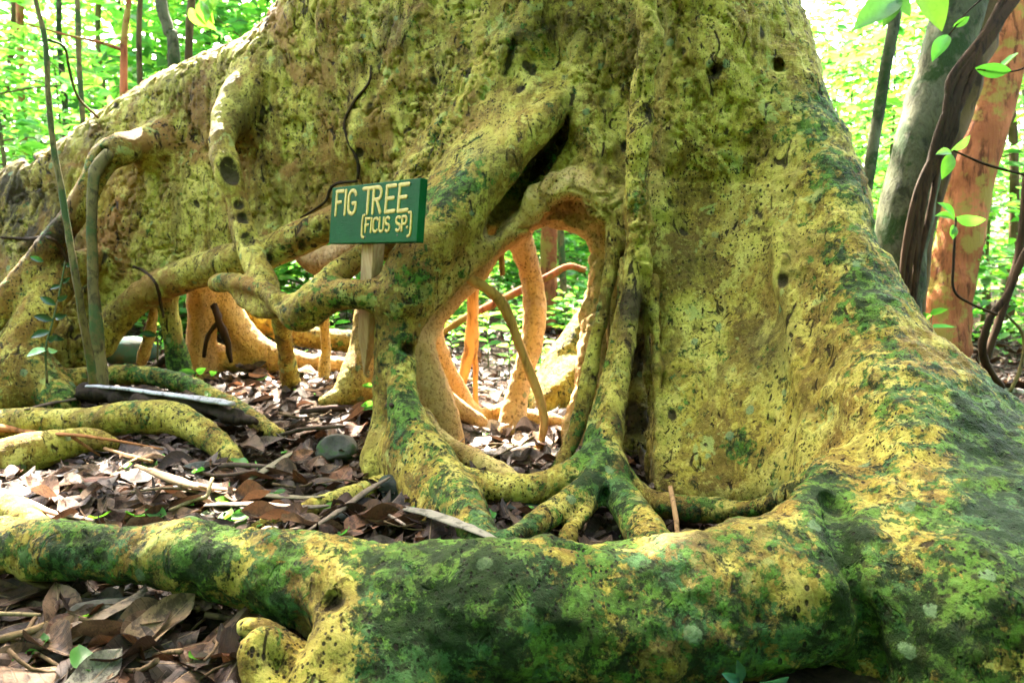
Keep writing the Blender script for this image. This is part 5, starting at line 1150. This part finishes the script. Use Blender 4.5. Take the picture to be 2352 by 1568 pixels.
# ------------------------------------------------------------------ single trunks, poles and fallen wood
def trunk_tree(name, rows, mat, lab, cat, sides=14, crown=None, seed=0, noise=.1):
    base = P(*rows[-1][:3]); e = empty(name, (base[0], base[1], float(ground_z(base[0], base[1])))); tag(e, lab, cat)
    px_tube('trunk', rows, mat, e, sides, 8, noise, seed); return e
TREES = []
TREES.append(trunk_tree('forest_tree', [(2330, -700, 3.7, 52), (2265, -300, 3.65, 54), (2205, 0, 3.6, 55), (2160, 170, 3.58, 56), (2110, 340, 3.56, 58), (2075, 500, 3.56, 60), (2062, 640, 3.56, 58), (2050, 780, 3.56, 60), (2040, 900, 3.56, 74)], GREY, 'grey mossy leaning trunk with lianas along its edge', 'tree', 18, seed=1))
TREES.append(trunk_tree('forest_tree', [(2400, -600, 3.85, 34), (2330, -200, 3.8, 36), (2278, 0, 3.76, 36), (2215, 200, 3.72, 32), (2140, 430, 3.7, 28), (2100, 640, 3.7, 26), (2080, 880, 3.7, 30)], BROWN, 'dark brown trunk pressed against the grey mossy one', 'tree', 14, seed=2, noise=.3))
TREES.append(trunk_tree('forest_tree', [(2400, -700, 4.6, 50), (2352, -300, 4.55, 52), (2318, 0, 4.5, 52), (2285, 180, 4.5, 54), (2238, 360, 4.5, 54), (2208, 520, 4.5, 50), (2178, 680, 4.5, 52), (2160, 800, 4.5, 62), (2150, 860, 4.5, 74)], RED, 'reddish brown leaning trunk furthest right among the big ones', 'tree', 18, seed=3))
TREES.append(trunk_tree('pole_tree', [(2120, -400, 3.1, 12), (2062, 0, 3.1, 13), (2025, 210, 3.1, 13), (1992, 420, 3.1, 13), (1960, 640, 3.1, 14), (1940, 900, 3.1, 18)], GREY, 'thin straight grey pole of a tree beside the ridged buttress', 'tree', 10, seed=4))
TREES.append(trunk_tree('forest_tree', [(1290, -300, 6.2, 12), (1270, 300, 6.2, 17), (1262, 560, 6.2, 20), (1258, 700, 6.2, 21), (1250, 860, 6.2, 24)], RED, 'red-brown trunk seen through the root window', 'tree', 12, seed=5))
for rows, mat, lab in [
    ([(60, -120, 2.3, 5), (82, 0, 2.3, 5), (104, 95, 2.3, 6), (110, 200, 2.3, 6), (122, 330, 2.3, 6.5), (140, 430, 2.3, 7), (158, 540, 2.3, 7.5), (172, 620, 2.3, 8), (188, 720, 2.32, 8.5), (206, 820, 2.36, 9), (214, 880, 2.38, 10)], SAPL, 'slim mottled sapling stem standing close before the wall-like buttress'),
    ([(170, -200, 4.0, 6), (178, 0, 4.0, 6), (182, 150, 4.0, 6), (190, 290, 4.0, 6), (200, 700, 4.0, 8)], SAPL, 'thin upright grey stem behind the buttress ridge'),
    ([(305, -150, 3.8, 6), (296, 0, 3.8, 6), (285, 90, 3.8, 7), (284, 210, 3.8, 8), (282, 700, 3.8, 10)], RED, 'thin red-brown stem behind the buttress ridge'),
    ([(355, -200, 3.9, 12), (370, 0, 3.9, 13), (388, 70, 3.9, 13), (400, 140, 3.9, 14), (410, 650, 3.9, 16)], GREY, 'smooth olive pole bending above the buttress ridge'),
    ([(440, -200, 5.5, 9), (440, 0, 5.5, 9), (434, 110, 5.5, 9), (430, 650, 5.5, 10)], BROWN, 'dim brown stem behind the yellow-green leaves'),
    ([(45, -100, 7.0, 8), (48, 200, 7.0, 8), (55, 340, 7.0, 8), (60, 760, 7.0, 10)], RED, 'distant reddish stem at the edge of the forest'),
    ([(2300, -100, 6, 9), (2330, 400, 6, 10), (2320, 700, 6, 11), (2310, 880, 6, 14)], BROWN, 'dark mossy trunk deep in the forest behind the lianas'),
    ([(1210, 300, 8, 5), (1212, 640, 8, 6), (1210, 800, 8, 7)], GREY, 'pale thin trunk far behind the root window'),
    ([(1105, 300, 8.5, 5), (1108, 640, 8.5, 6), (1112, 800, 8.5, 7)], SAPL, 'second pale thin trunk far behind the hanging root')]:
    trunk_tree('thin_tree', rows, mat, lab, 'sapling', 8, seed=int(rows[0][0]))
tag(px_tube('bare_branch', [(112, 92, 2.32, 4), (148, 110, 2.4, 3), (160, 165, 2.5, 3), (180, 225, 2.6, 3), (225, 270, 2.7, 3)], SAPL, None, 6, 6), 'thin bare branch forking from the slim mottled stem', 'branch')
tag(px_tube('bare_branch', [(283, 115, 3.8, 5), (230, 98, 3.8, 4), (150, 80, 3.8, 3), (60, 55, 3.8, 2)], RED, None, 6, 6), 'slender twig stretching sideways from the red-brown stem', 'branch')
tag(px_tube('leaning_branch', [(1010, 770, 3.6, 8), (1060, 735, 3.6, 8), (1110, 710, 3.6, 9), (1200, 665, 3.6, 9), (1260, 635, 3.6, 9), (1305, 612, 3.6, 8), (1345, 620, 3.6, 7)], RED, None, 8, 6, .15, 3), 'reddish fallen branch slanting across the view through the window', 'branch')
rt = np.random.default_rng(31)
for k in range(9):                                                 # more thin stems standing in the understory
    x0 = [20, 130, 235, 330, 480, 2130, 2250, 2330, 1290][k]; dd = rt.uniform(5.2, 8.5); sx = rt.normal(0, 18, 4)
    trunk_tree('thin_tree', [(x0 + sx[0], -250, dd, 6), (x0 + sx[1], 60, dd, 6), (x0 + sx[2], 330, dd, 7), (x0 + sx[3], 608 + 966 / dd * .9, dd, 9)], (BROWN, GREY, SAPL)[k % 3],
               ['slender stem at the edge of the frame behind foliage', 'slender stem behind the slim mottled one', 'slender stem left of the red-brown one', 'slender stem between the red-brown one and the olive pole', 'slender stem beside the yellow-green leaves',
                'slender stem between the grey mossy trunk and the red-brown one', 'slender stem behind the red-brown trunk', 'slender stem behind the black liana', 'slender stem beyond the tan root post'][k], 'sapling', 8, seed=40 + k)
def log(rows, lab, mat, seed): tag(px_tube('fallen_log', rows, mat, None, 10, 6, .2, seed), lab, 'log')
log([(1120, 800, 5.2, 14), (1200, 810, 5.2, 15), (1330, 820, 5.2, 14)], 'dark fallen log on the ground far behind the window', BROWN, 1)
log([(1060, 855, 4.2, 16), (1140, 852, 4.2, 18), (1230, 862, 4.2, 16)], 'brown mossy log on the sunlit floor behind the window', GREY, 2)
log([(2240, 900, 3.3, 9), (2300, 896, 3.3, 10), (2420, 905, 3.3, 9)], 'bleached log behind the ridged buttress', plain_bark('bleached_log', (.5, .45, .4), (.4, .36, .3), (.2, .15, .1), .2, 40, .003), 3)
log([(640, 770, 4.6, 20), (740, 772, 4.6, 22), (860, 765, 4.6, 20)], 'mossy log lying behind the arch of the cross roots', GREY, 4)

# ------------------------------------------------------------------ unseen leaf mass behind the viewer, added to cut low sky light
def build_leaf_screen():
    r = np.random.default_rng(14); n = 24000
    az = r.uniform(R(160), R(380), n); rad = r.uniform(3.6, 8.0, n); z = r.uniform(.0, 1.0, n) ** .9 * (2.2 + .75 * (rad - 3.6))
    pos = np.stack([rad * np.cos(az), .5 + rad * np.sin(az), z], 1); keep = vnoise(pos * .9, 3) > -.25; pos = pos[keep]; n = len(pos)
    L = r.uniform(.22, .40, n); V, Q, Cc = leaf_cloud(pos, r.normal(0, 1, (n, 3)), L, L * .5, GREENS[r.integers(6, size=n)] * r.uniform(.7, 1.2, (n, 1)), .1)
    tag(link('unseen_leaf_screen', foliage_mesh('unseen_leaf_screen', V, Q, Cc), DLEAF), 'unseen leaf mass added behind the viewer to cut low sky light', 'forest', kind='stuff')
build_leaf_screen()

# ------------------------------------------------------------------ the crown of the fig overhead: its shade, and the gaps that let sun through
def build_crown():
    r = np.random.default_rng(4)
    lim = []
    for tx, ty, tz in ((-2.6, 6.4, 6.0), (-1.0, 6.8, 6.4), (.6, 7.0, 6.6), (2.2, 6.6, 6.2), (-3.2, 3.6, 5.0), (3.2, 3.6, 5.0), (0, 3.4, 7.2)):
        pts = catmull([(0.35, 2.65, 3.0), (tx * .35 + .2, 2.7 + (ty - 2.7) * .25, 3.9), (tx * .7, 2.7 + (ty - 2.7) * .65, tz * .82), (tx, ty, tz)], 6); lim.append(tube_geo(pts, np.linspace(.20, .04, len(pts)), 12, .15, int(tx * 10)))
    pts = catmull([(.33, 2.6, 1.7), (.35, 2.63, 2.4), (.36, 2.66, 3.2), (.3, 2.8, 4.4)], 6); lim.append(tube_geo(pts, np.linspace(.52, .24, len(pts)), 24, .1, 3))
    V, Q = join(lim); me = mesh_np('limb', V, Q)
    for n_ in ('moss', 'tan', 'wrinkle', 'stain_shade', 'rust'): attr(me, n_, np.full(len(V), .3 if n_ == 'moss' else 0.))
    link('limb', me, BARK, FIG)
    n = 13500
    gxx = r.uniform(-3.4, 3.4, n); gyy = r.uniform(-.6, 2.6, n)
    m = 1800; gxx = np.concatenate([gxx, r.uniform(-4.5, 4.5, m)]); gyy = np.concatenate([gyy, r.uniform(2.6, 7.0, m)]); n += m
    z = r.uniform(4.0, 7.4, n)
    g = np.stack([gxx, gyy, 0 * gxx], 1)
    keep = np.ones(n, bool)
    for p, rad in LIT:
        q = p - SUN * (p[2] / SUN[2]); d2 = ((g[:, :2] - q[:2]) ** 2); keep &= ~(d2.sum(1) < (rad + .14 + .03 * vnoise(g * 9.0, 2)) ** 2)
    g = g[keep]; z = z[keep]
    k2 = 7500; low = np.stack([r.uniform(-2.2, 2.6, k2), r.uniform(-1.6, .85, k2), r.uniform(2.1, 3.4, k2)], 1)      # unseen low leaves added to darken the foreground
    pos = g + SUN * (z / SUN[2])[:, None]; pos = np.concatenate([pos, low]); n = len(pos)
    d = r.normal(0, 1, (n, 3)); d[:, 2] *= .35
    L = r.uniform(.10, .18, n); V, Q, Cc = leaf_cloud(pos - d / np.linalg.norm(d, axis=1)[:, None] * L[:, None] / 2, d, L, L * .5, GREENS[r.integers(6, size=n)] * r.uniform(.7, 1.2, (n, 1)), .1)
    link('crown', foliage_mesh('crown', V, Q, Cc), DLEAF, FIG)
build_crown()
